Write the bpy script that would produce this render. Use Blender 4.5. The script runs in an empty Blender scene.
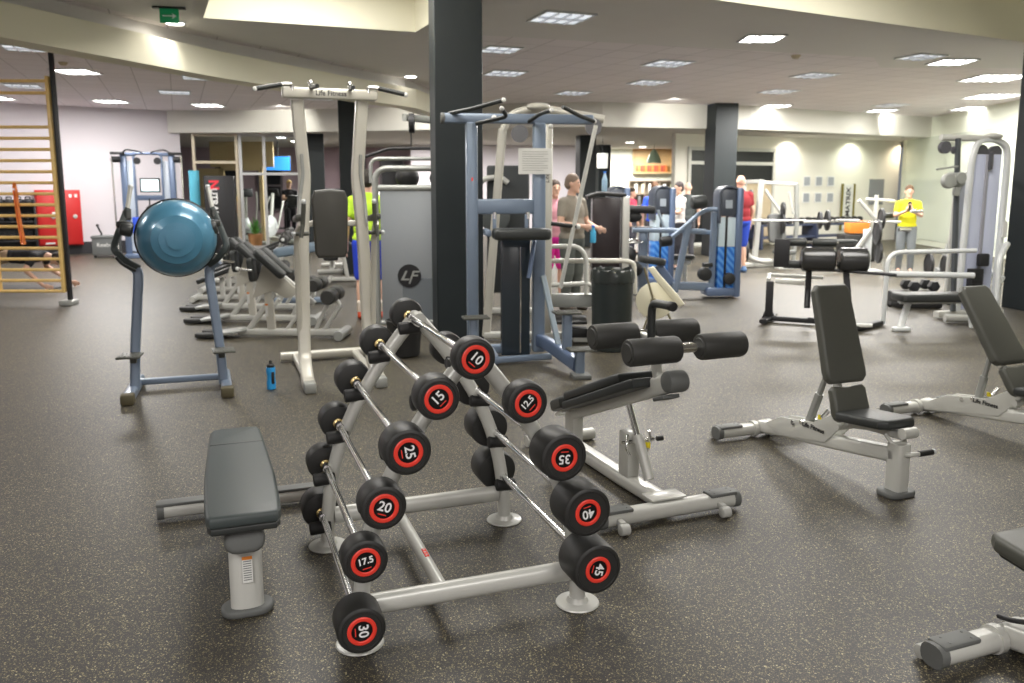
import bpy, bmesh, math, random
from mathutils import Vector, Matrix, Euler
R = math.radians
SC = bpy.context.scene
COL = SC.collection

# ---------------------------------------------------------------- camera, world, exposure
cam_d = bpy.data.cameras.new('camera'); cam = bpy.data.objects.new('camera', cam_d); COL.objects.link(cam)
SC.camera = cam
cam.location = (0, 0, 1.65)
PITCH = math.atan(820 / 5500)
cam.rotation_euler = (R(90) - PITCH, 0, 0)
cam_d.sensor_width = 36; cam_d.lens = 820 / 1024 * 36
cam_d.shift_y = -(341.5 - (187 + 820 * math.tan(PITCH))) / 1024
cam_d.clip_end = 200
cam_d.dof.use_dof = True; cam_d.dof.focus_distance = 3.2; cam_d.dof.aperture_fstop = 3.6
w = bpy.data.worlds.new('world'); SC.world = w; w.use_nodes = True
w.node_tree.nodes['Background'].inputs[0].default_value = (0.9, 0.95, 1.0, 1)
w.node_tree.nodes['Background'].inputs[1].default_value = 0.15
SC.view_settings.view_transform = 'Standard'; SC.view_settings.look = 'None'
SC.view_settings.gamma = 1; SC.view_settings.use_curve_mapping = False
SC.view_settings.exposure = 0.45
H_C = 3.6      # ceiling height

def area_light(name, loc, sx, sy, power, col=(1, .97, .93), rz=0):
    d = bpy.data.lights.new(name, 'AREA'); d.shape = 'RECTANGLE'; d.size = sx; d.size_y = sy
    d.energy = power; d.color = col
    o = bpy.data.objects.new(name, d); COL.objects.link(o); o.location = loc; o.rotation_euler = (0, 0, rz)
    return o
def spot(name, loc, power, col=(1, .93, .82), ang=100, target=None, blend=.6):
    d = bpy.data.lights.new(name, 'SPOT'); d.energy = power; d.color = col; d.spot_size = R(ang); d.spot_blend = blend
    d.shadow_soft_size = .06
    o = bpy.data.objects.new(name, d); COL.objects.link(o); o.location = loc
    if target: o.rotation_euler = (Vector(target) - Vector(loc)).to_track_quat('-Z', 'Y').to_euler()
    return o
# soft boxes of the ceiling lighting over the free-weight floor (unseen fittings up in the two ceiling wells), then added front fill
area_light('well_lamp', (-2.0, 8.6, 4.1), 1.6, 2.4, 105, rz=R(22))
area_light('well_lamp', (-.6, 5.2, 4.1), 1.6, 2.4, 85, rz=R(22))
area_light('well_lamp', (3.6, 7.2, 4.1), 3, 2.4, 240, rz=R(24))
area_light('front_fill', (-2.2, -1.2, 3.5), 2.4, 1.6, 130)  # added pair behind the camera, fills upright faces; stands for no known fitting
area_light('front_fill', (2.4, -1.2, 3.5), 2.4, 1.6, 130)

# ---------------------------------------------------------------- materials
MATS = {}
def mat(name, col, rough=.5, metal=0, nz=0, nscale=40, emit=0, ecol=None, coat=0, bump=0, trans=0, alpha=1, ior=None):
    if name in MATS: return MATS[name]
    m = bpy.data.materials.new(name); m.use_nodes = True; nt = m.node_tree; b = nt.nodes['Principled BSDF']
    c = (*col, 1)
    b.inputs['Base Color'].default_value = c; b.inputs['Roughness'].default_value = rough
    b.inputs['Metallic'].default_value = metal
    if coat: b.inputs['Coat Weight'].default_value = coat; b.inputs['Coat Roughness'].default_value = .1
    if trans: b.inputs['Transmission Weight'].default_value = trans
    if ior: b.inputs['IOR'].default_value = ior
    if alpha < 1: b.inputs['Alpha'].default_value = alpha
    if emit:
        b.inputs['Emission Color'].default_value = (*(ecol or col), 1); b.inputs['Emission Strength'].default_value = emit
    if nz or bump:
        tc = nt.nodes.new('ShaderNodeTexCoord'); n = nt.nodes.new('ShaderNodeTexNoise')
        n.inputs['Scale'].default_value = nscale; n.inputs['Detail'].default_value = 4
        nt.links.new(tc.outputs['Object'], n.inputs['Vector'])
        if nz:
            mx = nt.nodes.new('ShaderNodeMix'); mx.data_type = 'RGBA'
            mx.inputs['A'].default_value = tuple(max(0, v * (1 - nz)) for v in col) + (1,)
            mx.inputs['B'].default_value = tuple(min(1, v * (1 + nz)) for v in col) + (1,)
            nt.links.new(n.outputs['Fac'], mx.inputs['Factor']); nt.links.new(mx.outputs['Result'], b.inputs['Base Color'])
        if bump:
            bp = nt.nodes.new('ShaderNodeBump'); bp.inputs['Strength'].default_value = bump; bp.inputs['Distance'].default_value = .002
            nt.links.new(n.outputs['Fac'], bp.inputs['Height']); nt.links.new(bp.outputs['Normal'], b.inputs['Normal'])
    MATS[name] = m; return m

silver = mat('silver_powder_coat', (.60, .60, .56), .34, .12, .04, 300, coat=.2)
cream_metal = mat('cream_powder_coat', (.60, .58, .51), .34, .15, .04, 300, coat=.2)
grey_cap = mat('grey_plastic', (.13, .135, .13), .55, 0, .1, 150)
rubber = mat('black_rubber', (.018, .018, .018), .55, 0, .15, 90, bump=.1)
urethane = mat('black_urethane', (.022, .022, .021), .48, 0, .1, 60)
face_black = mat('gloss_black', (.012, .012, .013), .3)
red = mat('red_ring', (.85, .05, .03), .4)
white_ink = mat('white_ink', (.85, .85, .85), .5)
chrome = mat('chrome', (.85, .85, .84), .12, 1)
knurl = mat('knurled_chrome', (.75, .75, .74), .25, 1, bump=.12, nscale=900)
brass = mat('brass', (.8, .62, .3), .25, 1)
vinyl = mat('black_vinyl', (.030, .033, .032), .42, 0, .12, 500, bump=.15)
vinyl_teal = mat('dark_slate_vinyl', (.055, .068, .068), .45, 0, .1, 500, bump=.15)
vinyl_olive = mat('grey_olive_vinyl', (.088, .09, .076), .45, 0, .1, 500, bump=.15)
foam = mat('black_foam', (.04, .04, .037), .55, 0, .1, 200)
steel_blue = mat('steel_blue_paint', (.20, .255, .34), .35, .2, .05, 300, coat=.2)
blue_mid = mat('mid_blue_paint', (.13, .18, .29), .35, .2, .05, 300, coat=.2)
blue_pale = mat('pale_blue_grey_paint', (.34, .41, .47), .35, .3, .05, 300, coat=.2)
grey_frame = mat('grey_machine_paint', (.38, .39, .37), .38, .3, .05, 300, coat=.1)
white_paint = mat('white_frame_paint', (.68, .70, .70), .4, .1, .04, 200)
blackpaint = mat('black_paint', (.014, .014, .016), .5, 0, .1, 100)
slate = mat('dark_slate_paint', (.008, .0135, .0155), .55, 0, .15, 3)
label_white = mat('label_white', (.75, .75, .72), .6)
orange = mat('orange_ink', (.8, .25, .03), .6)
yellow = mat('yellow_ink', (.85, .7, .02), .6)
wood = mat('pale_wood', (.80, .55, .20), .4, 0, .15, 12)
skin = mat('skin', (.72, .44, .32), .6, 0, .06, 20)
plate_iron = mat('iron_plate', (.03, .03, .032), .5, 0, .2, 80)

# ---------------------------------------------------------------- mesh builder
def fil(pts, rad=.03, seg=4, closed=False):
    P = [Vector(p) for p in pts]; out = []
    n = len(P)
    for i, p in enumerate(P):
        if not closed and (i == 0 or i == n - 1): out.append(p); continue
        a = P[i - 1] - p; b = P[(i + 1) % n] - p
        r = rad[i] if isinstance(rad, (list, tuple)) else rad
        r = min(r, a.length * .49, b.length * .49)
        if r < 1e-4: out.append(p); continue
        A = p + a.normalized() * r; B = p + b.normalized() * r
        for k in range(seg + 1):
            t = k / seg; out.append(A * (1 - t) ** 2 + p * 2 * t * (1 - t) + B * t ** 2)
    return out
def prof_c(r, n=14): return [(r * math.cos(2 * math.pi * k / n), r * math.sin(2 * math.pi * k / n)) for k in range(n)]
def prof_e(a, b, n=16): return [(a * math.cos(2 * math.pi * k / n), b * math.sin(2 * math.pi * k / n)) for k in range(n)]
def prof_r(wd, h, r=.008, n=3):
    r = min(r, wd * .49, h * .49); o = []
    for cx, cy, a0 in ((wd / 2 - r, h / 2 - r, 0), (-wd / 2 + r, h / 2 - r, 90), (-wd / 2 + r, -h / 2 + r, 180), (wd / 2 - r, -h / 2 + r, 270)):
        for k in range(n + 1):
            a = R(a0 + 90 * k / n); o.append((cx + r * math.cos(a), cy + r * math.sin(a)))
    return o
def rot_to(d, up=(0, 0, 1)):
    z = Vector(d).normalized(); u = Vector(up)
    if abs(z.dot(u)) > .999: u = Vector((0, 1, 0))
    x = u.cross(z).normalized(); y = z.cross(x)
    return Matrix((x, y, z)).transposed()
class MB:
    def __init__(s): s.bm = bmesh.new(); s.mi = 0; s.mats = []
    def m(s, material):
        if material not in s.mats: s.mats.append(material)
        s.mi = s.mats.index(material); return s
    def _faces(s, fs):
        for f in fs: f.material_index = s.mi
    def box(s, c, size, bev=.0, rot=None, seg=2):
        r = bmesh.ops.create_cube(s.bm, size=1); vs = r['verts']
        for v in vs: v.co = Vector((v.co.x * size[0], v.co.y * size[1], v.co.z * size[2]))
        es = list({e for v in vs for e in v.link_edges}); fs = list({f for v in vs for f in v.link_faces})
        if bev > 0:
            rr = bmesh.ops.bevel(s.bm, geom=es, offset=min(bev, min(size) * .45), segments=seg, profile=.5, affect='EDGES')
            vs = rr['verts']
            vset = set(vs)
            for v in list(vs):
                for f in v.link_faces:
                    for q in f.verts: vset.add(q)
            vs = list(vset); fs = list({f for v in vs for f in v.link_faces})
        M = (rot if isinstance(rot, Matrix) else Euler(rot).to_matrix()) if rot is not None else Matrix.Identity(3)
        for v in vs: v.co = M @ v.co + Vector(c)
        s._faces(fs); return s
    def tube(s, pts, prof=.02, up=(0, 0, 1), caps=True, taper=None, closed=False):
        if isinstance(prof, (int, float)): prof = prof_c(prof)
        P = [Vector(p) for p in pts]; n = len(P); rings = []
        U = Vector(up)
        for i in range(n):
            if closed: t = (P[(i + 1) % n] - P[i - 1]).normalized()
            elif i == 0: t = (P[1] - P[0]).normalized()
            elif i == n - 1: t = (P[-1] - P[-2]).normalized()
            else: t = ((P[i + 1] - P[i]).normalized() + (P[i] - P[i - 1]).normalized()).normalized()
            if i == 0:
                if abs(t.dot(U)) > .98: U = Vector((0, 1, 0)) if abs(t.y) < .9 else Vector((1, 0, 0))
            U = (U - t * U.dot(t)).normalized()
            S = t.cross(U)
            k = taper[i] if taper else 1
            rings.append([s.bm.verts.new(P[i] + S * (a * k) + U * (b * k)) for a, b in prof])
        m = len(prof); fs = []
        for i in range(n if closed else n - 1):
            A = rings[i]; B = rings[(i + 1) % n]
            for j in range(m): fs.append(s.bm.faces.new((A[j], A[(j + 1) % m], B[(j + 1) % m], B[j])))
        if caps and not closed:
            fs.append(s.bm.faces.new(rings[0][::-1])); fs.append(s.bm.faces.new(rings[-1]))
        s._faces(fs); return s
    def bar(s, a, b, prof=.02, up=(0, 0, 1)): return s.tube([a, b], prof, up)
    def lathe(s, prof, o=(0, 0, 0), d=(0, 0, 1), n=28, M=None):
        """prof: list of (r, h) along axis d"""
        M = M or rot_to(d); o = Vector(o); rings = []
        for r, h in prof:
            if r < 1e-5: rings.append([s.bm.verts.new(o + M @ Vector((0, 0, h)))])
            else: rings.append([s.bm.verts.new(o + M @ Vector((r * math.cos(2 * math.pi * k / n), r * math.sin(2 * math.pi * k / n), h))) for k in range(n)])
        fs = []
        for A, B in zip(rings, rings[1:]):
            for j in range(n):
                a, b, c, d2 = A[j % len(A)], A[(j + 1) % n % len(A)], B[(j + 1) % n % len(B)], B[j % len(B)]
                q = []
                for v in (a, b, c, d2):
                    if v not in q: q.append(v)
                if len(q) > 2: fs.append(s.bm.faces.new(q))
        if len(rings[0]) > 1: fs.append(s.bm.faces.new(rings[0][::-1]))
        if len(rings[-1]) > 1: fs.append(s.bm.faces.new(rings[-1]))
        s._faces(fs); return s
    def cyl(s, a, b, r, r2=None, n=20, bev=.0):
        a = Vector(a); L = (Vector(b) - a).length; r2 = r if r2 is None else r2
        if bev: pr = [(0, 0), (r - bev, 0), (r - bev * .3, bev * .3), (r, bev), (r2, L - bev), (r2 - bev * .3, L - bev * .3), (r2 - bev, L), (0, L)]
        else: pr = [(r, 0), (r2, L)]
        return s.lathe(pr, a, Vector(b) - a, n)
    def ball(s, c, r, n=20, sc=(1, 1, 1)):
        k = n // 2; pr = [(abs(math.sin(math.pi * i / k)) if 0 < i < k else 0, -math.cos(math.pi * i / k)) for i in range(k + 1)]
        M = Matrix.Diagonal(Vector((r * sc[0], r * sc[1], r * sc[2])))
        return s.lathe(pr, c, n=n, M=M)
    def prism(s, pts, h, bev=0, M=None, o=(0, 0, 0), seg=3):
        """convex-ish 2D outline (ccw) extruded from z=0 to h, both edges rounded"""
        M = M or Matrix.Identity(3); o = Vector(o); n = len(pts); P = [Vector(p) for p in pts]
        nor = []
        for i in range(n):
            a = (P[i] - P[i - 1]); b = (P[(i + 1) % n] - P[i])
            na = Vector((a.y, -a.x)).normalized(); nb = Vector((b.y, -b.x)).normalized()
            v = na + nb; v = v.normalized() / max(.5, v.normalized().dot(na)); nor.append(v)
        lv = []
        if bev:
            for k in range(seg + 1): t = R(90 * k / seg); lv.append((bev * (1 - math.sin(t)), bev * (1 - math.cos(t))))
            lv = lv + [(i, h - z) for i, z in reversed(lv)]
        else: lv = [(0, 0), (0, h)]
        rings = [[s.bm.verts.new(o + M @ Vector((P[i].x - nor[i].x * ins, P[i].y - nor[i].y * ins, z))) for i in range(n)] for ins, z in lv]
        fs = []
        for A, B in zip(rings, rings[1:]):
            for j in range(n): fs.append(s.bm.faces.new((A[j], A[(j + 1) % n], B[(j + 1) % n], B[j])))
        fs.append(s.bm.faces.new(rings[0][::-1])); fs.append(s.bm.faces.new(rings[-1]))
        s._faces(fs); return s
    def text(s, body, size, M, o, ext=.0006, bold=0, align='CENTER', sx=1):
        cu = bpy.data.curves.new('t', 'FONT'); cu.body = body; cu.size = size; cu.extrude = ext; cu.align_x = align; cu.align_y = 'CENTER'
        cu.offset = bold; cu.resolution_u = 3
        ob = bpy.data.objects.new('t', cu); me = bpy.data.meshes.new_from_object(ob)
        b2 = bmesh.new(); b2.from_mesh(me)
        vm = {}
        for v in b2.verts: vm[v] = s.bm.verts.new(Vector(o) + M @ Vector((v.co.x * sx, v.co.y, v.co.z)))
        for f in b2.faces:
            try: nf = s.bm.faces.new([vm[v] for v in f.verts]); nf.material_index = s.mi
            except ValueError: pass
        b2.free(); bpy.data.objects.remove(ob); bpy.data.curves.remove(cu); bpy.data.meshes.remove(me); return s
    def clusters(s):
        bm = s.bm; bm.verts.index_update(); bm.verts.ensure_lookup_table(); seen = [-1] * len(bm.verts); isl = []
        for v in bm.verts:
            if seen[v.index] >= 0: continue
            k = len(isl); st = [v]; seen[v.index] = k; vs = []
            while st:
                q = st.pop(); vs.append(q.index)
                for e in q.link_edges:
                    o = e.other_vert(q)
                    if seen[o.index] < 0: seen[o.index] = k; st.append(o)
            P = [bm.verts[i].co for i in vs]
            isl.append([vs, [min(p[a] for p in P) - .004 for a in range(3)], [max(p[a] for p in P) + .004 for a in range(3)]])
        go = True
        while go:
            go = False
            for i in range(len(isl)):
                for j in range(i + 1, len(isl)):
                    if all(isl[i][1][a] <= isl[j][2][a] and isl[j][1][a] <= isl[i][2][a] for a in range(3)):
                        isl[i] = [isl[i][0] + isl[j][0], [min(x, y) for x, y in zip(isl[i][1], isl[j][1])], [max(x, y) for x, y in zip(isl[i][2], isl[j][2])]]
                        del isl[j]; go = True; break
                if go: break
        return [i[0] for i in isl]
    KEEP = ('lettering', 'number', 'sticker', 'warning_label', 'notice_lines', 'logo', 'arrow', 'leaves', 'louvre', 'liner', 'ring', 'print', 'edge_strip', 'wire_stand')
    def build(s, name, material=None, parent=None, smooth=35, kind=None, split=True):
        bmesh.ops.recalc_face_normals(s.bm, faces=s.bm.faces)
        if split and parent and name not in s.KEEP:
            cl = s.clusters()
            if 1 < len(cl) <= 12:            # separate pieces become separate parts
                cl.sort(key=len, reverse=True); first = None
                for vs in cl:
                    p = MB(); p.mats = s.mats; p.bm.free(); p.bm = s.bm.copy(); p.bm.verts.ensure_lookup_table(); keep = set(vs)
                    bmesh.ops.delete(p.bm, geom=[v for v in p.bm.verts if v.index not in keep], context='VERTS')
                    o = p.build(name, material, parent, smooth, kind, False); first = first or o
                s.bm.free(); return first
        me = bpy.data.meshes.new(name); s.bm.to_mesh(me); s.bm.free()
        for m_ in ([material] if material and not s.mats else s.mats): me.materials.append(m_)
        if smooth:
            me.polygons.foreach_set('use_smooth', [True] * len(me.polygons)); me.set_sharp_from_angle(angle=R(smooth))
        o = bpy.data.objects.new(name, me); COL.objects.link(o)
        if parent: o.parent = parent
        if kind: o['kind'] = kind
        return o
def rrect(wd, h, r, n=4): return prof_r(wd, h, r, n)
def tag(o, label, cat, group=None):
    o['label'] = label; o['category'] = cat
    if group: o['group'] = group
    return o
def thing(name, label, cat, loc=(0, 0, 0), deg=0, group=None):
    o = bpy.data.objects.new(name, None); COL.objects.link(o); o.empty_display_size = .1
    o.location = loc; o.rotation_euler = (0, 0, R(deg)); return tag(o, label, cat, group)
def kids(o): return [c for c in bpy.data.objects if c.parent == o]
def dup(root, loc, deg, label, group=None, scale=None):
    r = root.copy(); COL.objects.link(r); r.location = loc; r.rotation_euler = (0, 0, R(deg)); r['label'] = label
    if group: r['group'] = group
    if scale: r.scale = scale
    for ch in kids(root):
        c = ch.copy(); COL.objects.link(c); c.parent = r
        for g in kids(ch):
            d = g.copy(); COL.objects.link(d); d.parent = c
    return r
ORD = ['first', 'second', 'third', 'fourth', 'fifth', 'sixth', 'seventh', 'eighth', 'ninth', 'tenth', 'eleventh', 'twelfth', 'thirteenth', 'last']
XM = Matrix(((1, 0, 0), (0, 0, -1), (0, 1, 0)))   # text / outline in the x-z plane, facing -y

# ================================================================= SETTING
def structure(o): o['kind'] = 'structure'; return o
# floor: speckled rubber
def floor_mat():
    m = bpy.data.materials.new('speckled_rubber'); m.use_nodes = True; nt = m.node_tree; b = nt.nodes['Principled BSDF']; N = nt.nodes.new; L = nt.links.new
    tc = N('ShaderNodeTexCoord')
    nz = N('ShaderNodeTexNoise'); nz.inputs['Scale'].default_value = 60; nz.inputs['Detail'].default_value = 2
    L(tc.outputs['Object'], nz.inputs['Vector'])
    add = N('ShaderNodeMix'); add.data_type = 'VECTOR'; add.inputs['Factor'].default_value = .02
    L(tc.outputs['Object'], add.inputs['A']); L(nz.outputs['Color'], add.inputs['B'])
    base = None
    cur = None
    big = N('ShaderNodeTexNoise'); big.inputs['Scale'].default_value = 1.3; big.inputs['Detail'].default_value = 5; L(tc.outputs['Object'], big.inputs['Vector'])
    mx = N('ShaderNodeMix'); mx.data_type = 'RGBA'; mx.inputs['A'].default_value = (.017, .0155, .0145, 1); mx.inputs['B'].default_value = (.036, .033, .032, 1)
    L(big.outputs['Fac'], mx.inputs['Factor']); cur = mx.outputs['Result']
    for sc, thr, keep, col in ((130, .35, .55, (.30, .25, .13, 1)), (210, .37, .42, (.16, .135, .08, 1)), (95, .27, .80, (.50, .44, .26, 1))):
        v = N('ShaderNodeTexVoronoi'); v.inputs['Scale'].default_value = sc; L(add.outputs['Result'], v.inputs['Vector'])
        lt = N('ShaderNodeMath'); lt.operation = 'LESS_THAN'; lt.inputs[1].default_value = thr; L(v.outputs['Distance'], lt.inputs[0])
        sp = N('ShaderNodeSeparateColor'); L(v.outputs['Color'], sp.inputs[0])
        gt = N('ShaderNodeMath'); gt.operation = 'GREATER_THAN'; gt.inputs[1].default_value = keep; L(sp.outputs[0], gt.inputs[0])
        mu = N('ShaderNodeMath'); mu.operation = 'MULTIPLY'; L(lt.outputs[0], mu.inputs[0]); L(gt.outputs[0], mu.inputs[1])
        m2 = N('ShaderNodeMix'); m2.data_type = 'RGBA'; m2.inputs['B'].default_value = col; L(mu.outputs[0], m2.inputs['Factor']); L(cur, m2.inputs['A']); cur = m2.outputs['Result']
    L(cur, b.inputs['Base Color']); b.inputs['Roughness'].default_value = .5
    b.inputs['Specular IOR Level'].default_value = .6
    return m
f = MB(); f.box((1, 15, -.05), (34, 44, .1)); structure(f.build('floor', floor_mat(), smooth=0))
wall_paint = mat('wall_paint', (.72, .68, .72), .8, 0, .02, 2)
wall_white = mat('wall_paint_white', (.80, .78, .70), .8, 0, .02, 2)
wall_green = mat('wall_paint_pale_green', (.76, .79, .68), .8, 0, .02, 2)
plaster = mat('ceiling_plaster', (.70, .68, .66), .85, 0, .03, 2)
cream_paint = mat('cream_paint', (.80, .77, .62), .8, 0, .02, 2)
def tile_mat():
    m = bpy.data.materials.new('ceiling_tiles'); m.use_nodes = True; nt = m.node_tree; b = nt.nodes['Principled BSDF']; N = nt.nodes.new; L = nt.links.new
    tc = N('ShaderNodeTexCoord'); mp = N('ShaderNodeMapping'); mp.inputs['Rotation'].default_value = (0, 0, R(-22)); L(tc.outputs['Object'], mp.inputs['Vector'])
    br = N('ShaderNodeTexBrick'); br.offset = 0; br.inputs['Scale'].default_value = 1; br.inputs['Brick Width'].default_value = .6; br.inputs['Row Height'].default_value = .6
    br.inputs['Mortar Size'].default_value = .008; br.inputs['Color1'].default_value = (.76, .71, .72, 1); br.inputs['Color2'].default_value = (.80, .75, .76, 1); br.inputs['Mortar'].default_value = (.5, .46, .46, 1)
    L(mp.outputs['Vector'], br.inputs['Vector']); L(br.outputs['Color'], b.inputs['Base Color']); b.inputs['Roughness'].default_value = .9
    return m
tiles = tile_mat()
def flat_poly(outer, holes, z, name, material):
    bm = bmesh.new(); es = []
    for loop in [outer] + holes:
        vs = [bm.verts.new((x, y, z)) for x, y in loop]
        es += [bm.edges.new((vs[i], vs[(i + 1) % len(vs)])) for i in range(len(vs))]
    bmesh.ops.triangle_fill(bm, edges=es, use_beauty=True)
    me = bpy.data.meshes.new(name); bm.to_mesh(me); bm.free(); me.materials.append(material)
    o = bpy.data.objects.new(name, me); COL.objects.link(o); return o
d22 = Vector((.40, -.917))
W1 = [(-3.60, 9.96), (-1.23, 10.84)]; W1 += [(W1[1][0] + d22.x * 6.5, W1[1][1] + d22.y * 6.5), (W1[0][0] + d22.x * 6.5, W1[0][1] + d22.y * 6.5)]
W2 = [(1.75, 8.82), (9.8, 13.06)]; d26 = Vector((.466, -.885)); W2 += [(W2[1][0] + d26.x * 5, W2[1][1] + d26.y * 5), (W2[0][0] + d26.x * 5, W2[0][1] + d26.y * 5)]
# ceiling: plaster field with two raised wells near the camera, lay-in tiles beyond
CEIL_SPLIT_L = [(-5.0, 8.0), (-3.85, 11.2), (-2.6, 13.8), (-1.9, 15.4), (-1.2, 18.0)]
structure(flat_poly([(-15, -4), (15, -4), (15, 14.2), (6.1, 14.0), (5.5, 12.9), (-.6, 9.3 + 1.7), (-1.2, 18.0), (-1.9, 15.4), (-2.6, 13.8), (-3.85, 11.2), (-5.0, 8.0), (-8, -.4), (-15, -.4)], [W1, W2], H_C, 'ceiling', plaster))
structure(flat_poly([(-15, -.4), (-8, -.4), (-5.0, 8.0), (-3.85, 11.2), (-2.6, 13.8), (-1.9, 15.4), (-1.2, 18.0), (-.6, 11.0), (5.5, 12.9), (6.1, 14.0), (15, 14.2), (15, 34), (-15, 34)], [], H_C, 'ceiling', tiles))
for wl in (W1, W2):
    mb = MB()
    for i in range(4):
        a = Vector((*wl[i], 0)); b = Vector((*wl[(i + 1) % 4], 0)); mid = (a + b) / 2; dr = (b - a)
        nrm = Vector((dr.y, -dr.x, 0)).normalized(); c4 = sum((Vector((*q, 0)) for q in wl), Vector()) / 4
        if nrm.dot(mid - c4) < 0: nrm = -nrm
        mb.box((mid.x + nrm.x * .06, mid.y + nrm.y * .06, H_C + .35), (dr.length + .2, .12, .70), rot=(0, 0, math.atan2(dr.y, dr.x)))
    structure(mb.build('ceiling', cream_paint, smooth=0))
    structure(flat_poly(wl, [], H_C + .6, 'ceiling', cream_paint))

def wall_seg(name, a, b, z0, z1, material, th=.15):
    a = Vector((*a, 0)); b = Vector((*b, 0)); d = b - a; mid = (a + b) / 2; n = Vector((-d.y, d.x, 0)).normalized()
    if n.dot(mid) < 0: n = -n
    mb = MB(); mb.box((mid.x + n.x * th / 2, mid.y + n.y * th / 2, (z0 + z1) / 2), (d.length, th, z1 - z0), rot=(0, 0, math.atan2(d.y, d.x)))
    return structure(mb.build(name, material, smooth=0))
wall_seg('wall_left', (-12.2, 19.5), (-8.7, 21.9), 0, H_C, wall_paint)
wall_seg('wall_side', (-12.2, -3.9), (-12.2, 19.5), 0, H_C, wall_paint)
wall_seg('wall_behind', (-12.2, -3.9), (10.4, -3.9), 0, H_C, wall_paint)
wall_seg('wall_right', (12.0, 25.6), (10.4, 6), 0, H_C, wall_green)
wall_seg('wall_right', (10.4, 6), (10.4, -3.9), 0, H_C, wall_green)
wall_seg('baseboard_left', (-12.2, 19.44), (-8.72, 21.82), 0, .30, mat('dark_skirting', (.03, .03, .035), .5), .03)
# left downstand beam: runs away from the camera towards the far columns
def beam(name, pts, z0, z1, th, material, side=1):
    mb = MB(); P = [Vector((*p, 0)) for p in pts]; n = len(P); L_, R_ = [], []
    for i in range(n):
        d = (P[min(i + 1, n - 1)] - P[max(i - 1, 0)]).normalized(); nr = Vector((-d.y, d.x, 0)) * side
        L_.append(P[i]); R_.append(P[i] + nr * th)
    bm = mb.bm; rows = []
    for i in range(n): rows.append([bm.verts.new((q.x, q.y, z)) for q, z in ((L_[i], z0), (R_[i], z0), (R_[i], z1), (L_[i], z1))])
    for A, B in zip(rows, rows[1:]):
        for j in range(4): bm.faces.new((A[j], A[(j + 1) % 4], B[(j + 1) % 4], B[j]))
    bm.faces.new(rows[0]); bm.faces.new(rows[-1][::-1])
    return structure(mb.build(name, material, smooth=0))
beam('trim_1', [(-9.5, -3.8), (-6.4, 4), (-5.0, 8.0), (-3.85, 11.2), (-2.6, 13.8), (-1.75, 15.4), (-1.3, 18.0), (-.9, 20.2)], 3.08, 3.42, .35, cream_paint, 1)
beam('trim_2', [(-9.7, -3.8), (-6.6, 4), (-5.2, 8.0), (-4.05, 11.2), (-2.8, 13.8), (-1.95, 15.4), (-1.5, 18.0), (-1.1, 20.2)], 3.42, H_C, .15, plaster, 1)
# far bulkhead over the glass front and the back wall
beam('trim_3', [(-8.9, 21.65), (-6.2, 21.5), (-3.3, 20.9), (-.9, 20.1), (.8, 19.6), (2.1, 19.5), (3.6, 19.9), (5.8, 20.4), (12.3, 23.9)], 3.04, H_C, .4, mat('bulkhead_paint', (.62, .61, .56), .8, 0, .02, 2), 1)
LOWC = mat('low_ceiling', (.60, .57, .52), .9, 0, .03, 2)
structure(flat_poly([(-14, 22), (-8.9, 21.9), (-6.2, 21.75), (-3.3, 21.1), (2.1, 19.8), (5.8, 21.3), (14, 25.6), (14, 34), (-14, 34)], [], 3.06, 'ceiling', LOWC))

# ================================================================= BARBELL RACK
RK = (-.297, 3.346, 0); RKA = 20
rack = thing('barbell_rack', 'silver A-frame barbell rack with round floor feet holding ten fixed barbells', 'rack', RK, RKA)
BARS = {}   # weight: (x, z, D, thick, angle)
for k, y in (('front', -.44), ('rear', .44)):
    f = MB()
    half = [(-.435, .005), (-.43, .16), (-.405, .34), (-.36, .50), (-.285, .665), (-.19, .82), (-.09, .955), (-.015, 1.045)]
    if k == 'rear': half[-1] = (0, 1.06)
    for s in (-1, 1):
        P = fil([(x * -s, y, z) for x, z in half], .08, 3)
        f.tube(P, prof_e(.031, .034), up=(0, 1, 0))
    f.tube([(-.40, y, .145), (.40, y, .145)], prof_e(.030, .040), up=(0, 0, 1))
    f.build('%s_frame' % k, silver, rack)
    for s in (-1, 1):
        ft = MB(); ft.lathe([(.085, 0), (.088, .003), (.085, .008), (.045, .012), (.036, .03)], (s * .435, y, 0)); ft.build('foot', silver, rack)
t = MB(); t.bar((-.11, -.44, .13), (-.11, .44, .13), prof_e(.024, .034)); lb = t.build('centre_beam', silver, rack)
t = MB(); t.m(red); t.box((-.11, -.13, .156), (.018, .075, .022), .003); t.m(label_white)
for q in range(3): t.box((-.11, -.155 + q * .025, .1675), (.008, .004, .002))
t.build('sticker', None, rack)
t = MB(); t.bar((0, -.46, 1.03), (0, -.38, 1.03), prof_c(.032)); t.bar((0, .36, 1.05), (0, .47, 1.05), prof_c(.032)); t.build('top_cap', silver, rack)
bars = [  # mark, x, z, head diameter, head length, number angle, leaning side, description
    ('10', -0.025, 1.055, .152, .080, -42, -1, 'topmost on the ridge'),
    ('15', -0.165, 0.930, .156, .100, 42, -1, 'left, just below ridge'),
    ('25', -0.280, 0.760, .166, .125, -82, -1, 'left, third from top'),
    ('20', -0.365, 0.570, .160, .115, -22, -1, 'left, above the 17.5'),
    ('17.5', -0.430, 0.380, .160, .100, 10, -1, 'left, second from bottom'),
    ('30', -0.455, 0.150, .170, .135, -88, -1, 'lowest on the left'),
    ('12.5', 0.170, 0.880, .156, .085, 45, 1, 'right, just below ridge'),
    ('35', 0.290, 0.680, .182, .140, 178, 1, 'right, second from top'),
    ('40', 0.380, 0.465, .190, .155, 190, 1, 'right, second from bottom'),
    ('45', 0.420, 0.240, .194, .165, -105, 1, 'lowest on the right'),
]
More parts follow.
